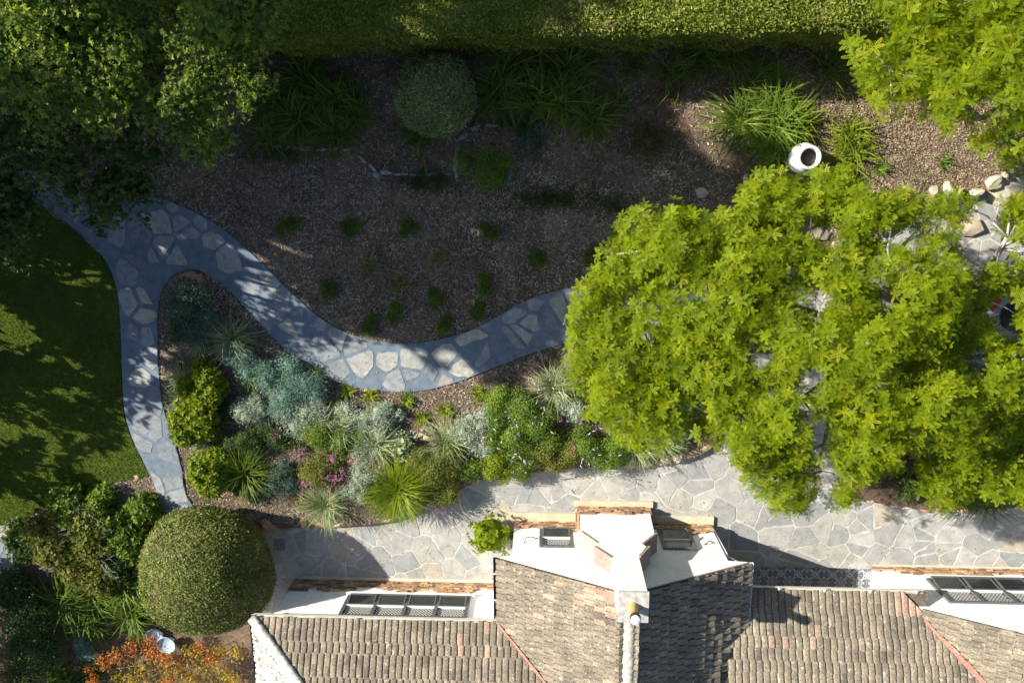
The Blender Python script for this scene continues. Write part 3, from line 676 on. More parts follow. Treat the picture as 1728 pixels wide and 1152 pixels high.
# windows
def pane_lattice(m, x0, x1, z0, z1, y, s=.11, w=.014):
    n = int((x1-x0+z1-z0)/s)+1
    for d in (1, -1):
        for i in range(-n, n+1):
            c = x0+i*s; a = None
            pts = []
            for t in np.linspace(0, z1-z0, 9):
                x = c+d*t
                if x0 <= x <= x1: pts.append((x, z0+t))
            if len(pts) > 1:
                (xa, za), (xb, zb) = pts[0], pts[-1]
                m.add([(xa-w, y, za), (xa+w, y, za), (xb+w, y, zb), (xb-w, y, zb)], [(3, 2, 1, 0)])
def window(x0, x1, z0, z1, Y, n, open_=.1, sill=True):
    fr = MB(); t = .06; mw = .11
    fr.box(x0, x1, Y-.02, Y+.07, z0, z0+t); fr.box(x0, x1, Y-.02, Y+.07, z1-t, z1)
    cw = (x1-x0-mw)/n
    for i in range(n+1): fr.box(x0+i*cw, x0+i*cw+mw, Y-.02, Y+.075, z0+t, z1-t)
    w = fr.build('window', MT['frame'], house)
    for i in range(n):
        a = x0+mw+i*cw; b = x0+(i+1)*cw; zm = z0+(z1-z0)*.5
        s = MB(); e = .045; yo = Y+.03+open_                        # lower sash swung out at its foot
        def P(x, f, o): return (x, Y+.04+(yo-Y-.04)*(1-f)+o, z0+t+(zm-z0-t)*f)
        for (xa, xb, fa, fb) in ((a, a+e, 0, 1), (b-e, b, 0, 1), (a+e, b-e, 0, .12), (a+e, b-e, .9, 1)):
            s.add([P(xa, fa, .03), P(xb, fa, .03), P(xb, fb, .03), P(xa, fb, .03), P(xa, fa, -.01), P(xb, fa, -.01), P(xb, fb, -.01), P(xa, fb, -.01)], [(3, 2, 1, 0), (4, 5, 6, 7), (0, 1, 5, 4), (1, 2, 6, 5), (2, 3, 7, 6), (3, 0, 4, 7)])
        so_ = s.build('sash', MT['frame'], w)
        g = MB(); g.add([P(a+e, .12, .012), P(b-e, .12, .012), P(b-e, .9, .012), P(a+e, .9, .012)], [(3, 2, 1, 0)]); g.build('pane', MT['glass'], w)
        g = MB(); g.add([(a, Y+.012, zm), (b, Y+.012, zm), (b, Y+.012, z1-t), (a, Y+.012, z1-t)], [(3, 2, 1, 0)]); g.build('upper_pane', MT['glass'], w)
        r = MB(); r.box(a, b, Y, Y+.075, zm-.005, zm+.04); pane_lattice(r, a, b, zm+.05, z1-t, Y+.02); r.build('leading', MT['lead'], w)
    if sill:
        s = MB(); s.box(x0-.08, x1+.12, Y-.02, Y+.13, z0-.1, z0-.02); s.build('sill', MT['white_paint'], w)
    return w
window(-.14, .98, .6, 1.78, YG, 1, .1, False); window(3.82, 4.9, .55, 1.78, YG, 1, .12, False)
window(-6.75, -2.5, .88, 2.08, YL, 4); window(12.72, 17.9, .66, 2.03, YR, 5, .12)
m = MB(); pts = [(-.75, YG+.03, 1.35), (-.6, YG+.1, 1.2), (-.3, YG+.14, 1.14), (0, YG+.14, 1.2)]; m.tube([(-.62, YG, 1.5), (-.6, YG+.14, 1.42), (-.4, YG+.16, 1.38), (-.18, YG+.1, 1.38)], .014, 6); m.build('wall_bracket', MT['black'], house)
m = MB(); m.tube([(5.2, YG, 1.4), (5.35, YG+.16, 1.42), (5.5, YG+.12, 1.5)], .02, 6); m.build('wall_bracket', MT['black'], house)

# ================================================================= PLANTS
def mound(name, px, py, r, h, mat, label, cat, group=None, kind='leaf', size=.06, dens=1., lob=9, z0=GZ, up=-.05, stem=True, corec=None, zc=None, sq=1., extra=None, shell=(.5, 1.08)):
    r = r*(1.0 if lob <= 1 else 1.22)
    """shrub: several leafy lobes on short stems. r, h in metres; (px,py) = centre of its crown in the photo"""
    c = at(px, py, z0+h*.55); base = (c[0], c[1], z0)
    t = thing(name, base, label, cat, group)
    lp, lr = (np.array([[c[0], c[1], z0+h*.45]]), np.array([r])) if lob <= 1 else lobes((c[0], c[1], z0+h*.4), (r*.8, r*.8*sq, h*.42), lob, r*.48)
    Ps, Ns = [], []; n = int(dens*1900*r*r/max(1, len(lp))**.6*(.06/size)**1.4)
    cm = MB()
    for p, q in zip(lp, lr):
        rz = h*.5 if lob <= 1 else q*.85
        P, N = ellipsoid_pts(p, (q, q*sq, rz), n, up, shell)
        if lob <= 1: w_ = 1+.05*np.sin(N[:, 0]*4+1)*np.sin(N[:, 1]*4+.5)+.02*np.sin(N[:, 2]*9+N[:, 0]*7)+np.where(rs.random(len(P)) < .02, rs.uniform(0, .07, len(P)), 0); P = p+(P-p)*w_[:, None]
        Ps.append(P); Ns.append(N)
        b = core('', p, (q, q*sq, rz), None, None, .86 if lob <= 1 else .42); cm.add(b.v, b.f, .15, 0, True)
    P = np.concatenate(Ps); N = np.concatenate(Ns); k = P[:, 2] > z0+.02; P = P[k]; N = N[k]; N[:, 2] += .35
    tv, tf = {'leaf': (LEAF_V, LEAF_F), 'whorl': (CL_V, CL_F), 'need': (NEED_V, LEAF_F)}[kind]
    jit = .55 if kind != 'need' else 1.2
    fo = foliage('foliage', P, N, mat, size, t, tv, tf, jit)
    cm.build('inner_foliage', mat, t)
    if stem:
        s = MB()
        for i in range(4):
            a = rs.uniform(0, 6.28); s.tube([(base[0], base[1], z0), (base[0]+math.cos(a)*r*.25, base[1]+math.sin(a)*r*.25, z0+h*.35), (base[0]+math.cos(a)*r*.5, base[1]+math.sin(a)*r*.5, z0+h*.7)], [.025, .018, .01], 5)
        s.build('stem', MT['dark_bark'], t)
    if extra: extra(t, P, N)
    return t
def clump(name, px, py, r, label, cat, group=None, mat=None, n=70, w=.05, z0=GZ, arch=1.0, up=(.5, 1.35), h=None, base_r=.1):
    if name == 'agapanthus': n = int(n*1.5); w *= .72; r *= .92; base_r = .16
    c = at(px, py, z0+.15); c[2] = z0
    o = strap_mesh(name, c, int(n*1.35), r*1.6, w, mat or MT['L_strap'], None, arch, 5, 1, up, 0, base_r)
    return tag(o, label, cat, group)
def tuft(px, py, r, label, group, mat=None, name='low_tuft', n=34, w=.03):
    return clump(name, px, py, r, label, 'plant', group, mat or MT['L_green'], n, w, GZ, .8, (.5, 1.4), base_r=r*.25)

# agapanthus in the shaded back bed
AG = 'strappy agapanthus clumps under the hedge'
for px, py, r, n, lab in [
    (862, 112, 46, 70, 'dark strappy clump right of the round white-flecked bush, touching the hedge foot'),
    (842, 158, 46, 75, 'broad dark green strappy clump beside the right flank of the round white-flecked bush'),
    (905, 160, 44, 60, 'strappy clump in the middle of the big shaded agapanthus mass, left half'),
    (960, 118, 48, 70, 'tallest strappy clump at the centre of the shaded agapanthus mass below the hedge'),
    (1000, 195, 40, 66, 'strappy clump with lighter tips at the lower right end of the shaded agapanthus mass'),
    (948, 165, 46, 70, 'strappy clump in the middle of the big shaded agapanthus mass, right half'),
    (1068, 100, 34, 28, 'thin sparse strappy plant right of the shaded agapanthus mass, near the hedge'),
    (1040, 172, 26, 20, 'thin flattened strappy plant on bare mulch right of the agapanthus mass'),
    (1135, 122, 34, 34, 'sparse strappy plant midway between the agapanthus mass and the sunlit clumps'),
    (1180, 92, 38, 46, 'shaded strappy clump against the hedge foot where the hedge turns sunny'),
    (1232, 90, 38, 46, 'half shaded strappy clump against the sunny hedge foot, left of the sunlit fan')]:
    clump('agapanthus', px, py, r*S_, lab, 'agapanthus', AG, n=n, w=.055)
AG2 = 'shaded strappy clumps near the dark trees'
for px, py, r, n, lab in [
    (515, 130, 42, 60, 'dim strappy clump nearest the hedge in the dark bed right of the tall trees'),
    (460, 165, 42, 55, 'dim strappy clump tucked against the tall broadleaf tree'),
    (560, 165, 44, 60, 'dim strappy clump in the right part of the dark bed, upper row'),
    (505, 200, 46, 64, 'dim strappy clump in the middle of the dark bed, overhanging the stone edging'),
    (565, 222, 42, 60, 'dim strappy clump at the lower edge of the dark bed above the grey stones'),
    (597, 195, 34, 44, 'dim strappy clump at the right end of the dark bed'),
    (450, 225, 34, 40, 'dim strappy clump at the lower left of the dark bed beside the tree crown'),
    (708, 222, 42, 50, 'dark strappy clump right below the round white-flecked bush'),
    (590, 160, 26, 24, 'small yellowish strappy plant at the right rim of the dark bed')]:
    clump('agapanthus', px, py, r*S_, lab, 'agapanthus', AG2, n=n, w=.05)
AG3 = 'sunlit strappy clumps around the white pot'
for px, py, r, n, lab in [
    (1275, 135, 34, 36, 'bright fan of strappy leaves just below the sunny hedge'),
    (1398, 112, 40, 34, 'bright drooping strappy clump under the hedge shadow near the top right tree'),
    (1305, 172, 46, 80, 'bright strappy clump at the top of the large sunlit group above the white pot'),
    (1250, 205, 52, 90, 'broad green strappy clump at the left of the group above the white pot'),
    (1300, 212, 52, 90, 'dense strappy clump in the centre of the group above the white pot'),
    (1340, 205, 38, 50, 'strappy clump with the sun put into its lime leaf colour, right above the rim of the white pot'),
    (1312, 252, 44, 70, 'strappy clump touching the left side of the white pot'),
    (1438, 225, 34, 40, 'bright yellow-green strappy plant right of the white pot, upper of two'),
    (1432, 258, 38, 40, 'bright yellow-green strappy plant right of the white pot, lower of two'),
    (1308, 118, 24, 16, 'few thin strappy leaves between the hedge fan and the drooping clump')]:
    clump('agapanthus', px, py, r*S_, lab, 'agapanthus', AG3, n=n, w=.05, mat=MT['L_strap'] if px < 1265 else MT['L_green'] if px < 1325 else MT['L_lime'] if px < 1345 else MT['L_lime'] if py > 220 and px > 1400 else MT['L_strap'])  # green and lime leaves near the pot put the sun's yellowing into the colour
AG4 = 'glossy strappy clumps left of the big clipped ball'
for px, py, r, n, lab in [
    (112, 1012, 50, 100, 'glossy bright green strappy clump farthest left beside the dark corner'),
    (160, 1005, 44, 70, 'glossy strappy clump in the middle left of the big clipped ball'),
    (215, 985, 44, 80, 'glossy strappy clump touching the big clipped ball on its left'),
    (228, 1035, 44, 80, 'glossy strappy clump below left of the big clipped ball, above the blue bird bath'),
    (150, 1050, 46, 70, 'shaded strappy clump below the glossy ones, above the orange shrub')]:
    clump('agapanthus', px, py, r*S_, lab, 'agapanthus', AG4, n=n, w=.07, z0=.02, mat=MT['L_strap'])
# hedge along the top
def hedge():
    x0, x1, y0, y1, zt = -13.5, 22, 4.35, 8.5, 2.6
    t = thing('hedge', (4, 6, 0), 'long clipped green hedge running along the top of the garden', 'hedge')
    m = MB(); m.box(x0, x1, y0+.16, y1, .1, zt-.14); m.build('inner_foliage', MT['L_hedge'], t)
    n = 75000
    # top
    x = rs.uniform(x0, x1, n); y = rs.uniform(y0, 6.7, n); wob = .06*np.sin(x*1.7)+.05*np.sin(x*4.1+y*3)
    z = zt+wob*.6-np.clip(y0+.35-y, 0, 1)**2*1.6+rs.normal(0, .035, n)
    P = np.stack([x, y, z], 1); N = np.tile([0, -.0, 1.], (n, 1))
    n2 = 42000; x = rs.uniform(x0, x1, n2); z = rs.uniform(.25, zt-.05, n2); y = y0+.06*np.sin(x*2.1)+.05*np.sin(x*5+z*4)+rs.normal(0, .04, n2)+.05*(z/zt)
    P2 = np.stack([x, y, z], 1); N2 = np.tile([0, -1., .3], (n2, 1))
    foliage('foliage', np.concatenate([P, P2]), np.concatenate([N, N2]), MT['L_hedge'], .085, t, jit=.6)
    for i in range(24): s = MB(); xx = x0+.8+i*1.45; s.tube([(xx, y0+.5, .05), (xx+.1, y0+.5, 1.2), (xx, y0+.6, 2.2)], [.05, .04, .02], 6); s.build('stem', MT['dark_bark'], t)
hedge()
# clipped balls
MT['L_bush'] = leafmat('grey_green_leaf', (.14, .19, .06), (.23, .28, .1), (.4, .43, .24), .25)
def whiteflecks(t, P, N):
    k = (N[:, 2] > .1) & (rs.random(len(P)) < .07); foliage('blossom', P[k]+N[k]*.04, N[k], MT['L_silver'], .05, t, jit=.8)
mound('round_bush', 733, 158, 60*S_*1.0, 1.7, MT['L_bush'], 'round bush with white-flecked leaves standing alone below the hedge', 'bush', lob=1, dens=6, size=.078, shell=(.82, 1.08), extra=whiteflecks, up=-.5)
mound('clipped_ball', 342, 970, 2.2, 3.1, MT['L_ball'], 'very large clipped ball bush at the left corner of the house', 'bush', lob=1, dens=8, size=.08, z0=.05, up=-.65, shell=(.94, 1.02))
mound('potted_shrub', 826, 905, .62, 1.2, MT['L_yellow'], 'small bright yellow-green shrub on the paving beside the central gable', 'shrub', lob=1, shell=(.45, 1.28), up=-.5, dens=.9, size=.13, z0=.02, kind='whorl')

# small dark tufts set out in the shaded mulch above the path
TG = 'small dark tufts planted in the shaded mulch'
for px, py, lab in [(486, 385, 'dark tuft leftmost of the upper row, just above the path'), (590, 385, 'dark tuft second from the left in the upper row of the mulch bed'),
    (693, 385, 'dark tuft third from the left in the upper row, below the overgrown pond'), (823, 391, 'dark tuft rightmost of the upper row of the mulch bed'),
    (907, 437, 'dark tuft in the right part of the mulch bed, towards the yellow-green tree'), (1005, 432, 'dark tuft half under the left edge of the yellow-green tree'),
    (553, 484, 'greener tuft at the left, close to the upper path edge'), (733, 504, 'dark tuft in the centre of the mulch bed above the path bend'),
    (817, 480, 'dark tuft right of centre, above the stretch of rising path'), (811, 524, 'dark tuft closest to the rising stretch of path'),
    (664, 527, 'dark tuft low in the mulch bed, above the bottom of the path bend'), (627, 547, 'dark tuft lowest on the left, touching the path bend'), (747, 546, 'dark tuft lowest on the right, touching the path bend')]:
    mound('mulch_tuft', px, py, 17*S_, .36, MT['L_strap'], lab, 'plant', TG, 'leaf', .06, 2.6, 6, stem=False)
for px, py, r, lab in [(622, 452, 26, 'thin grassy plant in the shaded mulch, left of centre'), (742, 432, 28, 'faint grassy plant in the shaded mulch, centre'), (672, 480, 22, 'low wispy grass between the rows of dark tufts')]:
    clump('wispy_grass', px, py, r*S_, lab, 'grass', 'wispy grasses in the shaded mulch', MT['L_olive'], 34, .018, arch=.7)
# bright tufts below the path
TB = 'small bright tufts in the mulch below the path'
for px, py, r, lab in [(531, 632, 14, 'bright tuft nearest the lower path edge at the left'), (536, 655, 14, 'bright leafy tuft directly below the leftmost tuft at the path edge'), (586, 660, 12, 'bright tuft just under the sunlit patch of path'),
    (627, 668, 14, 'bright tuft below the lowest point of the path, left one'), (686, 676, 13, 'shaded tuft below the lowest point of the path, right one'), (650, 694, 11, 'bright tuft touching the silver shrubs'),
    (711, 706, 12, 'bright tuft above the flat rocks in the middle bed'), (752, 692, 14, 'bright tuft in the middle of the mulch strip'), (805, 664, 13, 'bright tuft in the shade line near the right end of the mulch strip'),
    (829, 670, 14, 'light green tuft at the right end of the mulch strip'), (563, 690, 16, 'lime rosette between the silver shrubs'), (612, 712, 18, 'lime leafy patch between two pale spiky plants')]:
    tuft(px, py, r*S_, lab, TB, MT['L_lime'], n=40, w=.035)

def cover(px, py, rx, ry, n, mt, label, name='ground_cover', size=.06, h=.12):
    c = at(px, py, GZ); x = c[0]+rs.normal(0, rx*.45, n); y = c[1]+rs.normal(0, ry*.45, n); m = .6+.4*np.sin(x*7+y*3)*np.sin(y*6-x*2)
    k = rs.random(n) < m; x, y = x[k], y[k]; P = np.stack([x, y, GZ+.02+rs.uniform(0, h, len(x))], 1)
    o = foliage(name, P, np.tile([0, 0, 1.], (len(P), 1)), MT[mt], size, None, jit=.7); return tag(o, label, 'plant', 'creeping plants of the back bed')
# middle bed -----------------------------------------------------------
MB_ = [  # type, px, py, r, h, label
 ('fine', 322, 520, 50, .9, 'L_teal2', 'dark blue-green feathery shrub filling the top of the bed inside the path fork'),
 ('fine', 300, 545, 34, .6, 'L_dark', 'dark fine-leaved shrub touching the left branch of the path'),
 ('fine', 402, 608, 36, .45, 'L_teal', 'low blue-green cushion below the feathery shrub'),
 ('fine', 470, 632, 40, .5, 'L_teal', 'shaded teal cushion left of the pair beside the path bend'),
 ('fine', 515, 650, 38, .5, 'L_teal', 'shaded teal cushion nearest the path bend'),
 ('fine', 424, 690, 29, .45, 'L_silver', 'round silver cushion standing clear on the mulch'),
 ('fine', 480, 668, 36, .5, 'L_teal', 'grey-green cushion right above the round silver one'),
 ('fine', 505, 705, 36, .45, 'L_silver', 'wide silver cushion left of two pale spiky plants'),
 ('fine', 532, 690, 26, .4, 'L_silver', 'silver cushion just below the teal ones'),
 ('fine', 478, 806, 32, .45, 'L_teal2', 'dark teal cushion beside the dark spiky clump'),
 ('fine', 628, 708, 30, .45, 'L_silver', 'silver cushion at the top edge of the mixed planting, centre'),
 ('fine', 622, 762, 32, .45, 'L_silver', 'silver cushion behind the pink flowers, upper one'),
 ('fine', 620, 798, 30, .45, 'L_silver', 'silver cushion behind the pink flowers, lower one'),
 ('fine', 802, 722, 36, .5, 'L_silver', 'silver cushion right of the pale stone wall'),
 ('fine', 815, 748, 26, .45, 'L_silver', 'silver cushion below the one beside the pale stone wall'),
 ('fine', 965, 688, 26, .5, 'L_silver', 'silver shrub at the left edge of the yellow-green tree'),
 ('fine', 1140, 705, 34, .5, 'L_teal', 'grey-green shrub peeping from under the yellow-green tree'),
 ('broad', 346, 650, 36, .9, 'L_lime', 'glossy lime broad-leaved shrub, topmost of three along the left path'),
 ('broad', 332, 722, 38, .8, 'L_lime', 'glossy lime broad-leaved shrub, middle of three along the left path'),
 ('broad', 350, 800, 38, .9, 'L_lime', 'glossy lime broad-leaved shrub, lowest of three, above the big clipped ball'),
 ('leaf', 412, 742, 32, .45, 'L_dark', 'shaded low green shrub in the middle of the lower left planting'),
 ('leaf', 447, 735, 28, .35, 'L_dark', 'shaded low shrub with few pink flowers, left of the pink-flowered greenery'),
 ('leaf', 540, 742, 34, .55, 'L_green', 'green fine shrub with pink flowers, upper one'),
 ('leaf', 532, 790, 30, .5, 'L_olive', 'green fine shrub with pink flowers, lower one'),
 ('leaf', 585, 745, 28, .5, 'L_green', 'green shrub between pink flowers and silver cushions'),
 ('leaf', 728, 790, 38, .7, 'L_olive', 'olive green twiggy shrub right of the lime ornamental grass'),
 ('leaf', 760, 775, 32, .65, 'L_olive', 'olive shrub with yellowish tips behind the dark-leaved plant'),
 ('leaf', 748, 830, 30, .55, 'L_olive', 'olive shrub spilling over the stone edging onto the paving'),
 ('leaf', 795, 792, 24, .4, 'L_green', 'dark green broad-leaved plant just above the stone edging'),
 ('leaf', 852, 682, 34, .7, 'L_green', 'green shrub at the top of the lavender patch'),
 ('leaf', 900, 690, 36, .7, 'L_green', 'green shrub with lavender spikes, right upper one'),
 ('leaf', 858, 730, 38, .7, 'L_green', 'green shrub with lavender spikes, centre of the patch'),
 ('leaf', 843, 788, 28, .6, 'L_lime', 'bright lime fine shrub hanging over the stone edging'),
 ('leaf', 908, 735, 36, .65, 'L_green', 'green shrub between lavender and olive bushes'),
 ('leaf', 885, 775, 32, .5, 'L_green', 'green shrub just above the orange stone edging'),
 ('leaf', 938, 765, 36, .5, 'L_olive', 'olive bush between the lavender patch and the yellow-green tree'),
 ('leaf', 985, 755, 34, .5, 'L_green', 'green shrub left of the lowest tip of the yellow-green tree'),
 ('leaf', 1025, 765, 30, .45, 'L_green', 'green shrub below the tree tip, above the orange edging'),
 ('leaf', 1085, 660, 40, .7, 'L_dark', 'dark green shrub beneath the yellow-green tree'),
 ('leaf', 1200, 640, 40, .6, 'L_dark', 'dark green shrub under the middle of the yellow-green tree'),
 ('leaf', 1380, 340, 1, .3, 'L_green', None),
]
MT['L_teal2'] = leafmat('dark_teal_leaf', (.05, .1, .075), (.08, .14, .1), (.15, .21, .15), .15, .7, 1.0)
for ty, px, py, r, h, mt, lab in MB_:
    if lab is None: continue
    kw = dict(fine=dict(kind='need', size=.085, dens=2.2, lob=9), broad=dict(kind='whorl', size=.12, dens=.95, lob=10), leaf=dict(kind='leaf', size=.055, dens=2.0, lob=10))[ty]
    nm = dict(fine='cushion_shrub', broad='broadleaf_shrub', leaf='garden_shrub')[ty]
    mound(nm, px, py, r*S_, h, MT[mt], lab, 'shrub', 'shrubs of the mixed bed below the curving path', **kw)
for px, py, r, n, w, mt, lab in [
    (345, 565, 34, 90, .022, 'L_spike', 'grey-green spiky rosette inside the path fork, left one'), (395, 570, 38, 100, .022, 'L_spike', 'grey-green spiky rosette inside the path fork, right one'),
    (308, 636, 28, 70, .022, 'L_spike', 'pale spiky clump beside the left path, upper one'), (312, 668, 26, 60, .022, 'L_spike', 'pale spiky clump beside the left path, middle one'),
    (305, 697, 24, 60, .022, 'L_spike', 'pale spiky clump beside the left path, lower one'), (425, 640, 24, 50, .022, 'L_green', 'small green spiky clump above the round silver cushion'),
    (485, 662, 26, 50, .025, 'L_spike', 'striped spiky tuft growing out of the grey-green cushion'),
    (418, 795, 44, 130, .028, 'L_strap', 'dark green spiky fountain clump left of the dark teal cushion'), (552, 848, 42, 130, .02, 'L_spike', 'fine fountain grass at the bottom of the bed, above the paving'),
    (545, 706, 28, 80, .026, 'L_spike', 'pale striped spiky plant, left of the pair above the pink flowers'), (577, 722, 32, 90, .028, 'L_spike', 'pale striped spiky plant, right of the pair above the pink flowers'),
    (637, 748, 38, 100, .028, 'L_spike', 'large pale striped spiky plant in the centre of the bed'), (757, 742, 40, 100, .026, 'L_spike', 'pale striped spiky plant in front of the pale stone wall'),
    (676, 818, 54, 260, .03, 'L_lime', 'large lime green fountain grass at the stone edging'), (675, 835, 44, 150, .028, 'L_green', 'lower skirt clump of fountain grass over the edging'),
    (938, 650, 36, 100, .026, 'L_spike', 'green spiky plant in the shade left of the yellow-green tree'), (970, 640, 28, 70, .026, 'L_spike', 'pale spiky plant touching the yellow-green tree'),
    (1075, 755, 34, 90, .022, 'L_spike', 'pale grassy clump under the low tip of the yellow-green tree'), (1118, 745, 30, 90, .022, 'L_spike', 'pale arching grass at the right end of the orange edging'),
    (340, 742, 26, 60, .022, 'L_spike', 'pale spiky clump between the middle and lowest lime shrubs'), (375, 742, 18, 24, .06, 'L_lime', 'small leafy lime rosette right of the lime shrubs')]:
    clump('spiky_plant', px, py, r*S_, lab, 'spiky plant', 'spiky clumps of the mixed bed', MT[mt], int(n*1.9), w*.85, arch=.85, up=(.3, 1.5), base_r=.09)
c = at(678, 757, GZ+.3); c[2] = GZ                               # succulent-like silver rosette
t = thing('silver_rosette', c, 'grey-green plant of thick paddle leaves, right of the central spiky plant', 'plant')
P, N = ellipsoid_pts((c[0], c[1], GZ+.1), (.55, .55, .35), 190, .05, (.6, 1)); N2 = N.copy(); Rr = frames(N, .25)
V, Fc = scat(LEAF_V*[1, 1.2, 1], LEAF_F, P, Rr, rs.uniform(.17, .26, len(P))); mesh_np('foliage', V, Fc, MT['L_spike'], t, rs.random(len(P)))
# flowers
def flowers(px, py, r, n, mat, label, name='flower_patch', h=.45, sz=.05):
    c = at(px, py, GZ+h); t = thing(name, (c[0], c[1], GZ), label, 'flowers', 'flower heads in the mixed bed')
    k = min(24, max(3, n//10)); cx = rs.normal(0, r*.5, (k, 2)); Ps = []
    st = MB()
    for i in range(k):
        hh = GZ+h*rs.uniform(.8, 1.2); q = np.array([c[0]+cx[i, 0], c[1]+cx[i, 1], hh]); Ps.append(q+rs.normal(0, 1, (10, 3))*[.05, .05, .025])
        st.tube([(c[0]+cx[i, 0]*.6, c[1]+cx[i, 1]*.6, GZ), tuple(q)], .005, 4)
    P = np.concatenate(Ps); foliage('petals', P, np.tile([0, 0, 1.], (len(P), 1)), MT[mat], sz, t, jit=.5); st.build('stems', MT['L_green'], t)
for px, py, r, n, lab in [(598, 780, .3, 180, 'bright pink flowers between the silver cushions and green shrub'), (568, 806, .3, 170, 'pink flowers left of the lime fountain grass'), (520, 815, .28, 150, 'magenta flowers beside the dark teal cushion'),
    (540, 800, .16, 60, 'small knot of magenta flowers above the fountain grass'), (578, 742, .3, 60, 'scattered pale pink flowers on the green shrubs'), (530, 738, .35, 60, 'few pale pink flowers over the upper green shrub'), (460, 732, .25, 40, 'few pink flowers in the shaded gap left'),
    (505, 765, .35, 120, 'faded pink flower stems over the mulch'), (977, 698, .14, 50, 'small red-pink flowers by the tree edge'), (963, 764, .2, 70, 'mauve-pink flowers over the orange edging'), (800, 745, .2, 40, 'pinkish flower stems beside the silver cushion'), (742, 858, .3, 70, 'pink flowers leaning over the paving edge')]:
    flowers(px, py, r, n, 'L_pink', lab)
def spikes(px, py, r, n, label):
    c = at(px, py, GZ+.6); t = thing('lavender', (c[0], c[1], GZ), label, 'lavender', 'lavender spikes'); m = MB(); s = MB()
    for i in range(n):
        x = c[0]+rs.normal(0, r); y = c[1]+rs.normal(0, r); a = rs.uniform(0, 6.28); z = GZ+.55+rs.uniform(0, .3); L = rs.uniform(.1, .2)
        m.tube([(x, y, z), (x+math.cos(a)*L*.6, y+math.sin(a)*L*.6, z+L*.6)], [.022, .01], 5, rs.random()); s.tube([(x-math.cos(a)*.1, y-math.sin(a)*.1, GZ+.1), (x, y, z)], .005, 4)
    m.build('flower_spikes', MT['L_mauve'], t); s.build('stems', MT['L_green'], t)
for px, py, r, n, lab in [(875, 710, .45, 26, 'lavender spikes over the green shrubs in the middle of the bed'), (915, 672, .3, 14, 'lavender spikes near the tree edge'), (820, 740, .2, 10, 'lavender spikes beside the silver cushions'), (868, 770, .35, 16, 'lavender spikes above the stone edging'), (1010, 775, .3, 16, 'lavender spikes hanging over the orange edging'), (1010, 720, .2, 10, 'lavender spikes under the tree')]:
    spikes(px, py, r, n, lab)

# back bed low growth and pond
mound('pond_bush', 822, 275, .75, .6, MT['L_green'], 'dark green leafy bush growing in the old round stone pond', 'bush', lob=9, dens=2, size=.06)
cover(1100, 235, .9, .7, 4200, 'L_brown', 'brownish dry creeping plant on the bare shaded soil right of the pond')
cover(1120, 165, .7, .4, 1500, 'L_brown', 'small brownish creeping plant below the sparse strappy plant')
cover(930, 335, 1.5, .45, 3500, 'L_dark', 'low dark creeping cover beside the overgrown pond, lower right')
cover(720, 305, 1.2, .4, 3000, 'L_dark', 'low dark creeping cover left below the pond')
cover(895, 240, .5, .6, 2200, 'L_teal2', 'low grey-green cover right of the pond bush')
cover(1030, 345, .9, .4, 1500, 'L_dark', 'low dark weeds above the left top of the yellow-green tree')
cover(470, 260, 1.6, .4, 2500, 'L_dark', 'low dark weeds between the tall trees and the grey edging stones')
cover(880, 210, 1.0, .4, 2200, 'L_dark', 'low dark weeds under the shaded agapanthus mass')
mound('silver_plant', 1383, 325, .3, .5, MT['L_silver'], 'small grey prickly plant showing in a gap at the top of the yellow-green tree', 'plant', lob=4, dens=1.6, size=.06, kind='need')
for px, py, lab in [(1485, 283, 'tiny green weed on the sunlit soil, left one'), (1595, 272, 'tiny green weed on the sunlit soil, right one'), (1448, 310, 'green weed above the tree top')]:
    tuft(px, py, .25, lab, 'weeds on the sunlit soil', MT['L_green'])

for a in [(560, 772, .8, .5, 2600, 'L_green', 'fine green growth between the pink flowers, upper patch'), (500, 745, .7, .5, 1800, 'L_dark', 'shaded low growth left of the pink flowers'), (590, 720, .6, .4, 2000, 'L_silver', 'low silver growth between the pale spiky plants'),
          (660, 735, .7, .35, 2200, 'L_silver', 'low silver growth right of the central spiky plant'), (700, 785, .6, .5, 2200, 'L_olive', 'fine olive growth around the lime fountain grass'), (780, 755, .6, .5, 2200, 'L_green', 'fine green growth below the pale stone wall'),
          (830, 765, .6, .5, 2200, 'L_olive', 'fine olive growth at the left foot of the lavender'), (960, 735, .7, .45, 2600, 'L_olive', 'fine olive growth at the foot of the tree edge'), (1050, 745, .8, .4, 2600, 'L_green', 'fine green growth above the orange stone edging'),
          (450, 700, .5, .5, 1200, 'L_teal2', 'sparse grey-green growth between cushion and lime shrubs'), (385, 690, .5, .6, 1400, 'L_dark', 'shaded low growth right of the middle lime shrub'), (360, 590, .6, .6, 1500, 'L_dark', 'shaded low growth under the feathery shrub'), (520, 840, .7, .35, 900, 'L_olive', 'sparse dry growth beside the fountain grass'), (1130, 740, .5, .3, 1500, 'L_olive', 'olive growth at the right tip of the mixed bed')]:
    cover(*a[:6], a[6], 'low_growth', .07, .32)
for px, py, r_, n_, lab in [(640, 780, .3, 120, 'pink flowers right of the lower silver cushion'), (560, 775, .4, 160, 'bright mauve-pink flowers in the middle of the green shrubs'), (555, 830, .3, 100, 'pink flowers above the fine fountain grass'), (700, 850, .3, 60, 'few pink flower stems at the foot of the lime grass'), (890, 705, .3, 60, 'pale pink flowers among the lavender'), (935, 700, .3, 60, 'pale pink flowers left of the tree edge')]:
    flowers(px, py, r_, n_, 'L_pink', lab)
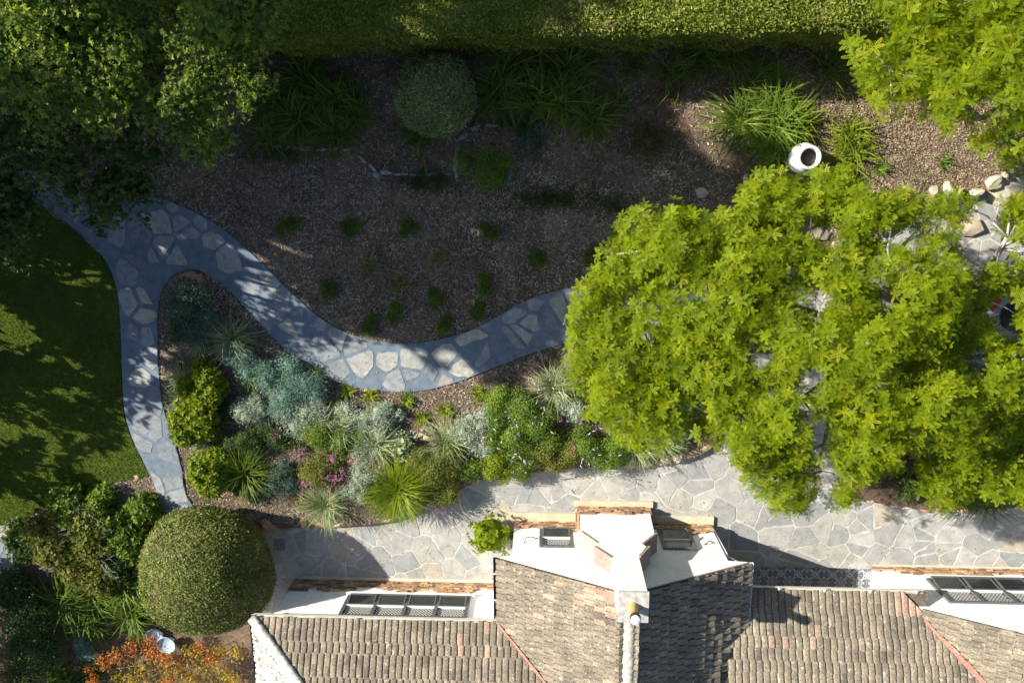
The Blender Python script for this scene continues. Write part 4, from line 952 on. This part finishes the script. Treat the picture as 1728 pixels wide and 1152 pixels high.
for px, py, r_, h_, mt_, lab in [(655, 700, 26, .4, 'L_silver', 'silver cushion in the strip above the paddle-leaved plant'), (590, 700, 26, .4, 'L_silver', 'silver cushion between the lime patches'), (775, 728, 26, .4, 'L_silver', 'silver cushion left of the pair by the stone wall'), (600, 820, 26, .4, 'L_silver', 'silver cushion lowest of the three behind the pink flowers')]:
    mound('cushion_shrub', px, py, r_*S_, h_, MT[mt_], lab, 'shrub', 'shrubs of the mixed bed below the curving path', kind='need', size=.085, dens=2.2, lob=9)
# left bottom shrubs
LB = 'shrubs below the lawn'
for px, py, r, h, mt, lab in [
    (185, 862, 42, .8, 'L_green', 'loose green shrub at the lawn corner beside the brown stones'), (120, 862, 44, .8, 'L_green', 'loose green shrub at the bottom of the lawn'),
    (245, 864, 32, .7, 'L_green', 'dark green shrub between the brown stones and the clipped ball'), (90, 905, 46, .9, 'L_olive', 'twiggy olive shrub at the left, with bare branches showing'),
    (160, 900, 48, 1.0, 'L_olive', 'twiggy shrub in the middle of the lower left planting'), (215, 910, 40, .9, 'L_green', 'green shrub touching the left of the clipped ball'),
    (150, 955, 46, .9, 'L_olive', 'fine olive shrub above the glossy strappy clumps'), (205, 950, 36, .8, 'L_dark', 'dark shrub in the shade left of the clipped ball'),
    (45, 915, 34, .6, 'L_dark', 'low shaded shrub beside the grey paving at the left edge')]:
    mound('loose_shrub', px, py, r*S_, h, MT[mt], lab, 'shrub', LB, z0=.05, kind='whorl', size=.1, dens=.62, lob=12)
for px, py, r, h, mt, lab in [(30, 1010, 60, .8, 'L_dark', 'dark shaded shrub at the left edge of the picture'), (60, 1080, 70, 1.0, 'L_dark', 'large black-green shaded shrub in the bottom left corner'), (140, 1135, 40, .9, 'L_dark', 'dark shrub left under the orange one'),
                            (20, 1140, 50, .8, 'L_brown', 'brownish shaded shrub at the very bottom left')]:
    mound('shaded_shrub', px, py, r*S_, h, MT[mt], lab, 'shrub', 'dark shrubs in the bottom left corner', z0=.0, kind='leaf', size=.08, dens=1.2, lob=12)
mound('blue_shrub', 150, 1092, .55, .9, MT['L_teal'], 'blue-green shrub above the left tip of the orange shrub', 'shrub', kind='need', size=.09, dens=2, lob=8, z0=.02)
mound('green_sapling', 100, 1135, .5, 1.2, MT['L_green'], 'leafy green shrub at the bottom edge, left of the orange shrub', 'shrub', kind='whorl', size=.1, dens=.6, lob=7, z0=.02)
# bare twigs in the left shrubs
def twigs(name, px, py, z, n, L, label, mat='bark', parent=None):
    m = MB(); c = at(px, py, z)
    for i in range(n):
        a = rs.uniform(0, 6.28); p = c+np.array([rs.normal(0, .12), rs.normal(0, .12), -.25]); pts = [p.copy()]
        for k in range(4):
            a += rs.normal(0, .5); p = p+np.array([math.cos(a), math.sin(a), rs.uniform(.05, .35)])*L/4; pts.append(p.copy())
            if k in (1, 2):
                b = a+rs.choice([-1, 1])*rs.uniform(.5, 1.1); m.tube([p, p+np.array([math.cos(b), math.sin(b), .3])*L*.3], [.009, .004], 4)
        m.tube(pts, [.018, .014, .011, .008, .005], 5)
    o = m.build(name, MT[mat], parent)
    if parent is None: tag(o, label, 'branches')
    return o
twigs('bare_branches', 135, 885, 1.1, 9, 1.0, 'tangle of bare grey twigs above the lower left shrubs, upper one')
twigs('bare_branches', 85, 930, 1.0, 9, .9, 'tangle of bare grey twigs above the lower left shrubs, left one')
twigs('bare_branches', 160, 950, 1.1, 8, .8, 'tangle of bare grey twigs just above the glossy strappy clumps')
# orange shrub
def orange():
    c = at(285, 1140, 1.2); t = thing('autumn_shrub', (c[0], c[1], 0), 'shrub with orange, red and golden autumn leaves at the bottom left', 'shrub')
    for nm, mt, spots in (('orange_leaves', 'L_orange', [(175, 1115, 20), (200, 1105, 22), (225, 1092, 20), (255, 1080, 18), (258, 1100, 20), (150, 1128, 12), (280, 1110, 20), (305, 1118, 18), (340, 1090, 16), (160, 1148, 16), (285, 1150, 20), (355, 1110, 18)]),
                          ('golden_leaves', 'L_gold', [(240, 1130, 30), (285, 1130, 30), (325, 1100, 22), (350, 1120, 28), (380, 1135, 26), (320, 1140, 34), (230, 1155, 30), (370, 1100, 22), (395, 1150, 24), (350, 1160, 34), (280, 1175, 34), (200, 1140, 20), (400, 1100, 18)])):
        Ps, Ns = [], []
        for px, py, r in spots:
            q = at(px, py, rs.uniform(.9, 1.6)); P, N = ellipsoid_pts(q, (r*S_, r*S_, r*S_*.6), int(r*11), -.3, (.2, 1.05)); Ps.append(P); Ns.append(N)
        foliage(nm, np.concatenate(Ps), np.concatenate(Ns), MT[mt], .095, t, jit=.7)
    s = MB()
    for i in range(16):
        a = rs.uniform(0, 6.28); r = rs.uniform(.8, 2.0); s.tube([(c[0], c[1], 0), (c[0]+math.cos(a)*r*.4, c[1]+math.sin(a)*r*.3, .7), (c[0]+math.cos(a)*r, c[1]+math.sin(a)*r*.7, 1.35)], [.03, .018, .006], 5)
    s.build('branches', MT['bark'], t)
orange()

# ================================================================= TREES
def limb(m, p, q, r0, r1, bend=.15, n=6):
    p = np.array(p, float); q = np.array(q, float); L = np.linalg.norm(q-p); o = rs.normal(0, bend*L*.5, 3); pts = []
    for i in range(n+1):
        t = i/n; pts.append(p+(q-p)*t+o*math.sin(math.pi*t)*.5+rs.normal(0, .015*L, 3)*(0 < i < n))
    m.tube(pts, list(np.linspace(r0, r1, n+1)), 8); return pts
def feathery_tree(label, outline, gaps, z_mid, z_edge, centre_px, base, spacing, limbs, seed):
    global rs; keep = rs; rs = np.random.default_rng(seed)
    t = thing('feathery_tree', base, label, 'tree')
    cx, cy = centre_px; padP = []
    X = np.arange(-2, 24, spacing)
    for lay, (dz, prob, jz) in enumerate(((0, 1.0, .3), (-1.0, .7, .5), (-2.0, .35, .5))):
        for gx in X:
            for gy in np.arange(-12, 9, spacing*.87):
                x = gx+rs.normal(0, spacing*.28); y = gy+rs.normal(0, spacing*.28)
                px, py = proj((x, y, z_mid-1)); d = math.hypot((px-cx)/420, (py-cy)/330); z = z_mid-(z_mid-z_edge)*min(1, d)**1.6+dz+rs.normal(0, jz)
                px, py = proj((x, y, z))
                if not inpoly(np.array([px]), np.array([py]), outline)[0] or rs.random() > prob: continue
                if any(math.hypot((px-a)/(rx*.9+4), (py-b)/(ry*.9+4)) < 1 for a, b, rx, ry in gaps): continue
                padP.append((x, y, z, lay))
    Ps, Ns, Sc = [], [], []
    for (x, y, z, lay) in padP:
        r = rs.uniform(.42, .72)*(1 if lay else 1.0); n = int(rs.uniform(40, 52)*(r/.55)**2*(1 if lay == 0 else .6))
        P, N = ellipsoid_pts((x, y, z), (r, r, r*.6), n, -.05, (.6, 1.15)); Ps.append(P); N = N+np.array([-.12, .05, .55]); Ns.append(N/np.linalg.norm(N, axis=1, keepdims=True))
    P = np.concatenate(Ps); N = np.concatenate(Ns); px, py = proj(P); k = np.ones(len(P), bool)
    for a, b, rx, ry in gaps: k &= np.hypot((px-a)/(rx*.86), (py-b)/(ry*.86)) > 1+rs.normal(0, .1, len(px))
    k &= inpoly(px+rs.normal(0, 7, len(px)), py+rs.normal(0, 7, len(px)), outline)
    P, N = P[k], N[k]
    R = frames(N, .22); sc = rs.uniform(.1, .22, len(P)); V, Fc = scat(RO_V, RO_F, P, R, sc)
    r = np.repeat(np.clip(rs.beta(2.2, 2.0, len(P))+rs.normal(0, .0, len(P)), 0, 1), len(RO_F)); r = np.clip(r+rs.normal(0, .09, len(r)), 0, 1)
    mesh_np('crown', V, Fc, MT['L_yellow'], t, r)
    m = MB(); b = np.array(base, float)
    fork = b+np.array([.1, .1, 1.6]); limb(m, b, fork, .24, .19, .05)
    ends = []
    for (px, py, z) in limbs:
        q = at(px, py, z); pts = limb(m, fork, q, .14, .04, .16, 7); ends += pts[3:]
    ends = np.array(ends)
    for i in range(0, len(padP)):
        x, y, z, lay = padP[i]
        if lay > 1 or rs.random() > .75: continue
        q = np.array([x, y, z-.15]); d = np.linalg.norm(ends-q, axis=1); p = ends[d.argmin()]
        if d.min() < 3.2: limb(m, p, q, .032, .008, .2, 4)
    m.build('trunk', MT['pale_bark'], t); rs = keep
    return t
OUT1 = [(1032, 352), (1060, 343), (1105, 347), (1150, 350), (1195, 352), (1238, 352), (1256, 318), (1282, 290), (1318, 290), (1345, 312), (1362, 345), (1370, 300), (1385, 275), (1422, 280), (1440, 312), (1478, 335), (1500, 322), (1540, 322), (1562, 340), (1590, 330), (1620, 322), (1640, 345), (1680, 330), (1740, 318), (1850, 330), (1900, 500), (1900, 780), (1800, 850), (1728, 850), (1700, 838), (1668, 850), (1640, 822), (1610, 866), (1585, 866), (1560, 830), (1545, 800), (1500, 790), (1455, 800), (1440, 850), (1400, 866), (1392, 845), (1375, 820), (1362, 868), (1335, 866), (1300, 845), (1268, 828), (1240, 800), (1238, 770), (1215, 748), (1180, 742), (1160, 720), (1148, 745), (1110, 765), (1075, 770), (1058, 745), (1015, 720), (990, 690), (975, 655), (960, 610), (945, 575), (955, 530), (968, 500), (1000, 470), (1012, 435), (1040, 415), (1038, 385)]
GAPS = [(1398, 400, 28, 24), (1362, 385, 14, 20), (1505, 400, 40, 20), (1648, 425, 30, 48), (1690, 418, 26, 24), (1665, 360, 30, 22), (1357, 262, 46, 36), (1380, 515, 20, 30), (1350, 520, 16, 12), (1285, 602, 26, 18), (1372, 638, 28, 22), (1362, 690, 14, 34), (1385, 735, 22, 36), (1395, 800, 20, 44), (1690, 525, 30, 30), (1655, 610, 16, 30), (1497, 510, 22, 14), (1480, 655, 14, 10), (1535, 775, 18, 22), (1105, 545, 14, 8), (1140, 486, 16, 8), (1335, 455, 12, 14), (1480, 478, 18, 10), (1660, 385, 22, 18), (1700, 560, 20, 20), (1180, 690, 18, 14), (1330, 840, 0.1, .1), (1730, 420, 16, 16), (1215, 655, 12, 8)]
feathery_tree('wide feathery yellow-green tree covering the right half of the garden', OUT1, GAPS, 6.3, 4.9, (1400, 580), (11.2, -3.4, 0), .62,
    [(1200, 480, 5.4), (1100, 600, 5.0), (1250, 700, 4.9), (1380, 560, 5.8), (1500, 410, 5.6), (1330, 400, 5.2), (1620, 480, 5.8), (1680, 640, 5.4), (1560, 740, 5.2), (1420, 780, 4.9), (1100, 430, 5.0), (1320, 780, 4.6), (1700, 400, 5.2)], 11)
OUT2 = [(1470, -80), (1482, 0), (1500, 30), (1508, 48), (1470, 62), (1425, 74), (1432, 95), (1442, 118), (1438, 140), (1455, 158), (1480, 182), (1508, 192), (1540, 170), (1552, 200), (1585, 222), (1618, 218), (1640, 245), (1665, 262), (1690, 250), (1700, 282), (1728, 290), (1850, 300), (2000, 100), (1950, -150), (1600, -180)]
feathery_tree('feathery yellow-green tree filling the top right corner above the hedge end', OUT2, [(1663, 170, 18, 20), (1655, 200, 10, 20), (1600, 95, 10, 8), (1625, 210, 14, 12), (1725, 225, 10, 12)], 6.0, 4.8, (1700, 60), (14.5, 2.6, 0), .62,
    [(1500, 110, 5.0), (1560, 30, 5.3), (1600, 180, 5.2), (1680, 100, 5.8), (1700, 240, 5.0), (1780, 20, 5.5)], 12)
# dead twig sprays seen in gaps of the big tree
twigs('bare_branches', 1500, 500, 5.6, 5, 1.0, 'spray of bare white twigs showing in a gap near the middle of the yellow-green tree')
twigs('bare_branches', 1345, 475, 5.2, 4, .8, 'spray of bare pale twigs showing in the left centre of the yellow-green tree')
twigs('bare_branches', 1390, 800, 4.6, 3, .7, 'spray of bare pale twigs at the lower gap of the yellow-green tree')

def leafy_tree(label, name, lob_px, mat, base, leaf=.11, dens=1., tv=CL_V, tf=CL_F, trunk_r=.2, group=None, bark='dark_bark', world=False, rk=1.):
    """tree whose crown is a set of leafy lobes: (px, py, z, r)"""
    t = thing(name, base, label, 'tree', group); Ps, Ns = [], []; m = MB(); b = np.array(base, float); cm = MB()
    cs = [((np.array([a, b_, z]) if world else at(a, b_, z)), r*rk) for a, b_, z, r in lob_px]; top = np.mean([c for c, r in cs], 0); fork = b+(top-b)*.45
    limb(m, b, fork, trunk_r, trunk_r*.75, .06)
    for c, r in cs:
        k = max(3, int(6*r)); sp, sr = lobes(c, (r, r, r*.75), k, r*.52)
        for p, q in zip(sp, sr):
            P, N = ellipsoid_pts(p, (q, q, q*.7), int(dens*110*q*q*(.11/leaf)**1.3), -.35, (.35, 1.12)); N[:, 2] += .3; Ps.append(P); Ns.append(N)
            cc = core('', p, (q, q, q*.7), None, None, .3); cm.add(cc.v, cc.f, .1, 0, True)
        limb(m, fork, c, trunk_r*.5, .03, .15)
    foliage('crown', np.concatenate(Ps), np.concatenate(Ns), MT[mat], leaf, t, tv, tf, .6); cm.build('inner_crown', MT[mat], t); m.build('trunk', MT[bark], t); return t
leafy_tree('broadleaf tree at the top left corner with some sunlit yellow-green branch ends', 'broadleaf_tree',
    [(60, 30, 7.5, 1.3), (130, 50, 7.6, 1.1), (30, 110, 7.2, 1.1), (90, 120, 7.4, 1.2), (150, 110, 7.3, 1.1), (210, 100, 6.9, 1.0), (30, 140, 6.6, .8), (70, 165, 6.4, .8), (150, 180, 6.2, .9), (215, 160, 6.4, .9), (120, 155, 6.7, .9), (0, 60, 7, 1.2), (-60, 20, 7, 1.5), (100, -40, 7.5, 1.4), (185, 20, 6.6, .8)], 'L_camphor', (-15.2, 3.5, 0), .075, 2.3, rk=.96)
leafy_tree('broadleaf tree second from the left at the top, its crown reaching the hedge', 'broadleaf_tree',
    [(390, 20, 7.0, 1.0), (430, 30, 6.8, .7), (360, 80, 7.2, .9), (400, 90, 7.0, .8), (330, 130, 7.0, .8), (390, 150, 6.9, .9), (310, 190, 6.5, .7), (360, 200, 6.4, .8), (370, 245, 5.8, .7), (340, 265, 5.4, .5), (395, -40, 7, 1.0), (300, 20, 6, .9)], 'L_camphor', (-10.8, 3.2, 0), .072, 2.3, rk=1.0)
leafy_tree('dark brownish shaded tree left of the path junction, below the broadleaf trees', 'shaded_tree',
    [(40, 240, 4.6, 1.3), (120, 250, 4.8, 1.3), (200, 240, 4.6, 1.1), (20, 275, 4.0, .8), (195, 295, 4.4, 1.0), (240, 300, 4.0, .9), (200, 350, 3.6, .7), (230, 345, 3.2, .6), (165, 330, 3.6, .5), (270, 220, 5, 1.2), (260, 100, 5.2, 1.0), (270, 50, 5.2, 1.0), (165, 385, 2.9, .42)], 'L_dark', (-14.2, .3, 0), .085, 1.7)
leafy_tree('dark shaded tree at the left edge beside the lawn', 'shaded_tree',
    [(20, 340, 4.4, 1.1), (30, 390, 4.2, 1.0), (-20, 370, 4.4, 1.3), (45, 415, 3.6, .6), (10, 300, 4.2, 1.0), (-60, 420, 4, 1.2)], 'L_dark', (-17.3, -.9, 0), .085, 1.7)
# trees standing beyond the left edge of the frame: they throw the long shade over the garden
def big_tree(label, x, y, r, ztop, zlow, dens=1., nl=16, seed=1, mat='L_dark', leaf=.34):
    L = []
    r_ = np.random.default_rng(seed)
    for i in range(nl):
        a = r_.uniform(0, 6.28); f = math.sqrt(r_.random()); z = r_.uniform(zlow, ztop-.6); k = 1-.35*abs((z-zlow)/(ztop-zlow)-.4); L.append((x+math.cos(a)*r*f*.7*k, y+math.sin(a)*r*f*.7*k, z, r*.42))
    leafy_tree(label, 'tall_tree', L, mat, (x, y, 0), leaf, dens, trunk_r=.35, group='tall trees beyond the left edge', world=True)
big_tree('tall tree beyond the left edge, standing behind the hedge line', -19.5, 13.2, 2.9, 15.0, 2, 1.3, 30, 21)
big_tree('tallest tree beyond the left edge, level with the hedge', -20, 9.2, 2.7, 16.45, 2, 1.3, 44, 27)
big_tree('tall tree beyond the left edge, level with the top of the garden bed', -20, 6.2, 3.2, 15.6, 2, .55, 22, 22)
big_tree('unseen lower dense tree added beyond the left edge to keep the dark bed shaded', -19.5, 6.0, 3.0, 9.8, .8, 1.3, 24, 31)  # added out of view to block sun leaking onto the dark agapanthus bed
big_tree('unseen low leafy tree added beyond the left edge to keep sun streaks off the path junction', -19.6, .9, 2.2, 6.6, .6, 1.3, 20, 33)  # added out of view to close a light gap over the upper-left path
big_tree('tall tree beyond the left edge, level with the path junction', -20.5, 2.9, 2.9, 13.0, .8, 1.2, 30, 23)
big_tree('small round-headed tree beyond the left edge, level with the path fork', -20.6, -1.6, 2.3, 7.0, .6, 1.2, 20, 24)
big_tree('thin open tree beyond the left edge, level with the lawn', -21.3, -4.9, 2.5, 5.2, .6, .7, 14, 25)
big_tree('thin open tree beyond the left edge, level with the bottom of the lawn', -21.8, -8.4, 2.2, 3.9, .6, .6, 10, 28)
big_tree('low tree beyond the bottom left corner', -23.3, -13.5, 2.6, 4.3, .6, 1.0, 16, 26)

# ================================================================= STONES AND OBJECTS
def rock(m, c, sx, sy, sz, rot=0, r=.5, seed=0):
    q = np.random.default_rng(seed+int(abs(c[0]*131+c[1]*71))); bm = bmesh.new(); bmesh.ops.create_icosphere(bm, subdivisions=2, radius=1); o = []
    A = q.normal(0, 1, (9, 3)); A /= np.linalg.norm(A, axis=1, keepdims=True); D = q.uniform(.42, .85, 9)
    for v in bm.verts:
        p = np.array(v.co)
        for a, d in zip(A, D):
            s = p@a-d
            if s > 0: p = p-a*s
        p = p*(1+q.normal(0, .02)); p = p*[sx, sy, sz]; o.append((c[0]+p[0]*math.cos(rot)-p[1]*math.sin(rot), c[1]+p[0]*math.sin(rot)+p[1]*math.cos(rot), c[2]+p[2]))
    m.add(o, [[v.index for v in f.verts] for f in bm.faces], r); bm.free()
def edging(name, pxs, label, mat, sz=(.26, .13, .12), z=.1, step=.4, rowz=(0,), cat='edging'):
    P = [np.array(at(x, y, z)[:2]) for x, y in pxs]; m = MB()
    for dz in rowz:
        for a, b in zip(P[:-1], P[1:]):
            L = np.linalg.norm(b-a); n = max(1, int(round(L/step)))
            for i in range(n):
                p = a+(b-a)*(i+.5)/n; ang = math.atan2(b[1]-a[1], b[0]-a[0]); k = rs.uniform(.8, 1.2)
                rock(m, (p[0]+rs.normal(0, .01), p[1]+rs.normal(0, .01), z+dz), L/n*.54*1.05, sz[1]*k, sz[2]*k, ang+rs.normal(0, .08), rs.random(), int(rs.integers(999)))
    o = m.build(name, MT[mat]); return tag(o, label, cat)
def shift(p, dy): return [(x, y+dy) for x, y in p]
edging('stone_edging', shift([(560, 889), (640, 884), (690, 868), (740, 840), (790, 820), (820, 808), (860, 801)], -4), 'tan stone edging between the mixed bed and the left half of the paving', 'edge_stone', (0, .14, .13), .12, .5)
edging('stone_edging', shift([(862, 801), (950, 791), (1050, 787), (1130, 780), (1180, 768), (1203, 750)], -5), 'orange-brown stone edging along the paving under the tree tips', 'edge_stone', (0, .2, .13), .12, .6)
edging('stone_edging', [(440, 890), (470, 888), (500, 886), (555, 886)], 'shaded brown stone edging beside the big clipped ball', 'brown_stone', (0, .2, .15), .12, .55)
edging('stone_edging', [(1440, 836), (1500, 850), (1570, 860), (1640, 858), (1728, 853), (1800, 853)], 'low stone edging of the bed under the right side of the tree', 'edge_stone', (0, .16, .1), .1, .45)
edging('lawn_wall', [(178, 812), (200, 806), (225, 804), (255, 804)], 'row of brown stones at the bottom corner of the lawn', 'brown_stone', (0, .2, .1), .14, .36)
edging('rock_wall', [(1562, 330), (1590, 316), (1612, 318), (1625, 332)], 'pale jagged rock edging at the left of the garden wall right of the pot', 'pale_rock', (0, .2, .26), .2, .4)
edging('rock_wall', [(1632, 330), (1660, 318), (1690, 300), (1700, 290), (1728, 283), (1800, 270)], 'pale jagged rock wall at the right edge casting a dark shadow', 'pale_rock', (0, .22, .3), .2, .42)
edging('pond_edging', [(772, 315), (768, 290), (770, 265), (775, 240), (790, 220), (815, 210), (840, 212)], 'curved grey stone rim of the overgrown pond', 'grey_rock', (0, .09, .08), .24, .4)
edging('garden_edging', [(600, 262), (640, 292), (690, 296), (770, 292)], 'low broken line of grey stones from the agapanthus bed to the pond', 'grey_rock', (0, .07, .06), .21, .55)
edging('garden_edging', [(430, 240), (480, 248), (530, 252), (600, 250)], 'grey stones edging the dim agapanthus bed', 'grey_rock', (0, .08, .07), .22, .5)
edging('bed_wall', [(775, 735), (790, 720), (805, 706), (822, 690), (833, 684)], 'pale stone wall piece between mulch strip and spiky plant', 'pale_rock', (0, .15, .12), .2, .5)
for px, py, sx, sy, sz, mt, lab in [
    (637, 295, .2, .13, .1, 'grey_rock', 'pale grey rock lying in the shaded mulch left of the pond'), (528, 297, .2, .07, .06, 'grey_rock', 'thin grey rock left in the shaded mulch'),
    (1187, 326, .27, .2, .14, 'grey_rock', 'flat grey rock in the shade left of the yellow-green tree top'), (1235, 238, .17, .14, .06, 'grey_rock', 'small grey rock below the left sunlit strappy clump'), (1258, 302, .1, .2, .06, 'grey_rock', 'narrow grey rock above the tree top, left of the pot'),
    (448, 884, .26, .22, .18, 'brown_stone', 'large brown boulder at the corner where bed, paving and clipped ball meet'), (512, 880, .12, .24, .18, 'brown_stone', 'upright brown stone right of the large brown boulder'),
    (680, 733, .22, .14, .12, 'edge_stone', 'orange-brown rock above the paddle-leaved plant, left one'), (705, 735, .24, .13, .14, 'edge_stone', 'orange-brown rock above the paddle-leaved plant, middle one'), (720, 738, .13, .1, .12, 'brown_stone', 'dark orange-brown rock above the paddle-leaved plant, right one'),
    (322, 463, .3, .14, .14, 'brown_stone', 'brown rock at the top of the bed inside the path fork'), (338, 470, .14, .2, .12, 'brown_stone', 'small brown rock beside the one in the path fork'),
    (1700, 325, .9, .5, .2, 'pale_rock', 'broad pale rock slab below the jagged wall at the right edge'), (1640, 380, .5, .35, .16, 'pale_rock', 'pale rock seen between tree branches above the pavers'), (1385, 395, .42, .3, .2, 'pale_rock', 'tan rock seen in the gap at the upper left of the yellow-green tree'), (1415, 412, .3, .24, .2, 'pale_rock', 'smaller tan rock beside the one in the tree gap'), (1505, 425, .4, .3, .15, 'pale_rock', 'white rock seen in the gap below the pale limb'), (1372, 378, .12, .1, .14, 'pale_rock', 'small white rock in the gap near the grey prickly plant')]:
    m = MB(); rock(m, G(px, py, GZ+.02 if px < 1600 else .1), sx, sy, sz, rs.uniform(-.3, .3), rs.random(), 5); tag(m.build('rock', MT[mt]), lab, 'rock')
m = MB(); c = G(858, 297); m.prism([(c[0]-.1, c[1]-.28), (c[0]+.08, c[1]-.2), (c[0]+.12, c[1]+.26), (c[0]-.04, c[1]+.2)], GZ, GZ+.07, .5); tag(m.build('slate_slab', MT['slate']), 'blue slate slab lying at the lower right of the pond bush', 'slab')
# white pot
c = at(1347, 269, GZ); t = thing('garden_pot', (c[0], c[1], GZ), 'large white glazed pot standing on the soil between strappy plants and tree', 'pot')
m = MB(); m.lathe((c[0], c[1], GZ), [(.0, 0), (.27, 0), (.37, .15), (.45, .36), (.45, .52), (.38, .74), (.325, .86), (.325, .9), (.34, .93), (.33, .95), (.27, .95), (.255, .92), (.26, .8), (.28, .6)], 44); m.build('pot_body', MT['ceramic'], t)
m = MB(); m.lathe((c[0], c[1], GZ+.7), [(.275, 0), (.15, .01), (.0, .015)], 24); m.build('potting_soil', MT['soil'], t)
# blue bird bath
c = at(270, 1080, .6); t = thing('bird_bath', (c[0], c[1], 0), 'pale blue round bird bath half under the clipped ball and the orange shrub', 'bird bath')
q = at(280, 1089, .33); bd = np.array([q[0], q[1]])
m = MB(); m.lathe((bd[0], bd[1], .2), [(.0, .03), (.2, .05), (.3, .1), (.335, .14), (.35, .13), (.32, .06), (.15, -.04), (.08, -.05)], 36); m.build('basin', MT['blue_ceramic'], t)
m = MB(); m.lathe((bd[0], bd[1], 0), [(.14, 0), (.14, .03), (.11, .08), (.1, .16)], 24); m.build('pedestal', MT['blue_ceramic'], t)
m = MB(); q2 = at(262, 1073, .1); m.lathe((q2[0], q2[1], .02), [(0, .02), (.26, .05), (.31, .12), (.33, .12), (.28, .0), (.0, -.01)], 30); tag(m.build('blue_dish', MT['blue_ceramic']), 'pale blue dish on the ground behind the bird bath, shaded by the clipped ball', 'dish')
# pot of the little shrub
c = at(826, 907, .5); m = MB(); m.lathe((c[0], c[1], .01), [(.0, 0), (.2, 0), (.26, .3), (.28, .32), (.25, .32), (.22, .24), (0, .24)], 24); o = m.build('planter', MT['terra']); tag(o, 'terracotta planter holding the small yellow-green shrub by the gable', 'planter')
# drain grate on the paving
c = at(472, 918, .0); t = thing('drain_grate', (c[0], c[1], 0), 'small square metal drain grate in the shaded paving by the clipped ball', 'grate'); m = MB()
for i in range(6): m.box(c[0]-.19+i*.07, c[0]-.17+i*.07, c[1]-.2, c[1]+.2, .012, .022)
for s in (-.2, .0, .19): m.box(c[0]-.2, c[0]+.19, c[1]+s, c[1]+s+.015, .022, .028)
m.build('bars', MT['frame'], t)
# outdoor table and chairs under the tree
c = at(1716, 533, .75); t = thing('garden_table', (c[0], c[1], 0), 'round black outdoor table half hidden under the right side of the tree', 'table')
m = MB(); m.lathe((c[0], c[1], .7), [(0, .03), (.47, .03), (.49, .01), (.47, -.01), (0, -.01)], 36); m.build('table_top', MT['black'], t)
for k in range(3):
    a = k*2.1+.4; m = MB(); m.tube([(c[0]+math.cos(a)*.12, c[1]+math.sin(a)*.12, .69), (c[0]+math.cos(a)*.1, c[1]+math.sin(a)*.1, .35), (c[0]+math.cos(a)*.42, c[1]+math.sin(a)*.42, .02)], .02, 6); m.build('leg', MT['black'], t)
def chair(px, py, rot, label, cushion):
    c = at(px, py, .45); t = thing('outdoor_chair', (c[0], c[1], 0), label, 'chair', 'chairs around the black table'); ca, sa = math.cos(rot), math.sin(rot)
    def T(x, y, z): return (c[0]+x*ca-y*sa, c[1]+x*sa+y*ca, z)
    m = MB(); vs = [T(*p) for p in ((-.25, -.24, .43), (.25, -.24, .43), (.27, .22, .45), (-.27, .22, .45), (-.25, -.24, .45), (.25, -.24, .45), (.27, .22, .47), (-.27, .22, .47))]
    bf = [(3, 2, 1, 0), (4, 5, 6, 7), (0, 1, 5, 4), (1, 2, 6, 5), (2, 3, 7, 6), (3, 0, 4, 7)]; m.add(vs, bf); m.build('seat', MT['grey_wicker'], t)
    m = MB()
    for i in range(7): x = -.24+i*.08; m.tube([T(x, -.25, .45), T(x, -.33, .9)], .009, 5)
    for z in (.55, .68, .8): m.tube([T(-.25, -.27-(z-.45)*.15, z), T(.25, -.27-(z-.45)*.15, z)], .008, 5)
    m.tube([T(-.26, -.25, .45), T(-.26, -.34, .92), T(.26, -.34, .92), T(.26, -.25, .45)], .014, 6); m.build('backrest', MT['black'], t)
    for sx in (-1, 1):
        for sy in (-1, 1): m = MB(); m.tube([T(sx*.23, sy*.22, .44), T(sx*.26, sy*.26, .02)], .014, 6); m.build('leg', MT['black'], t)
        m = MB(); m.tube([T(sx*.28, -.27, .66), T(sx*.3, .1, .66), T(sx*.27, .22, .46)], .014, 6); m.build('armrest', MT['black'], t)
    if cushion:
        m = MB(); vs = [T(*p) for p in ((-.23, -.2, .475), (.23, -.2, .475), (.24, .2, .475), (-.24, .2, .475), (-.2, -.17, .54), (.2, -.17, .54), (.21, .17, .54), (-.21, .17, .54))]; m.add(vs, bf)
        tag(m.build('cushion', MT['orange']), 'orange-red cushion lying on the chair beside the black table', 'cushion')
chair(1692, 440, math.radians(160), 'black wire chair with grey mesh seat above the table', False)
chair(1676, 506, math.radians(235), 'black chair with the orange-red cushion left of the table', True)
chair(1688, 585, math.radians(-20), 'black wire chair with grey seat below the table', False)
# right bed planting under the tree
for px, py, r, h, mt, lab in [(1470, 780, 34, .6, 'L_green', 'green shrub below the yellow-green tree at the left end of the right bed'), (1525, 820, 28, .5, 'L_dark', 'dark green leafy plant on the edging of the right bed'), (1600, 800, 40, .6, 'L_olive', 'olive shrub in the middle of the right bed under the tree'), (1680, 820, 34, .5, 'L_green', 'green shrub at the right end of the right bed'), (1650, 740, 44, .6, 'L_dark', 'dark shrub deep under the right side of the tree'), (1560, 720, 40, .6, 'L_dark', 'dark shrub deep under the middle right of the tree')]:
    mound('bed_shrub', px, py, r*S_, h, MT[mt], lab, 'shrub', 'shrubs of the right bed under the tree', kind='leaf', size=.06, dens=1.6, lob=9)
for px, py, lab in [(1620, 840, 'long-leaved clump hanging over the paving at the right bed, left one'), (1668, 842, 'long-leaved clump hanging over the paving at the right bed, right one')]:
    clump('agapanthus', px, py, .75, lab, 'agapanthus', 'clumps at the right bed', MT['L_strap'], 50, .035)
spikes(1690, 838, .3, 14, 'lavender spikes over the right bed edging')
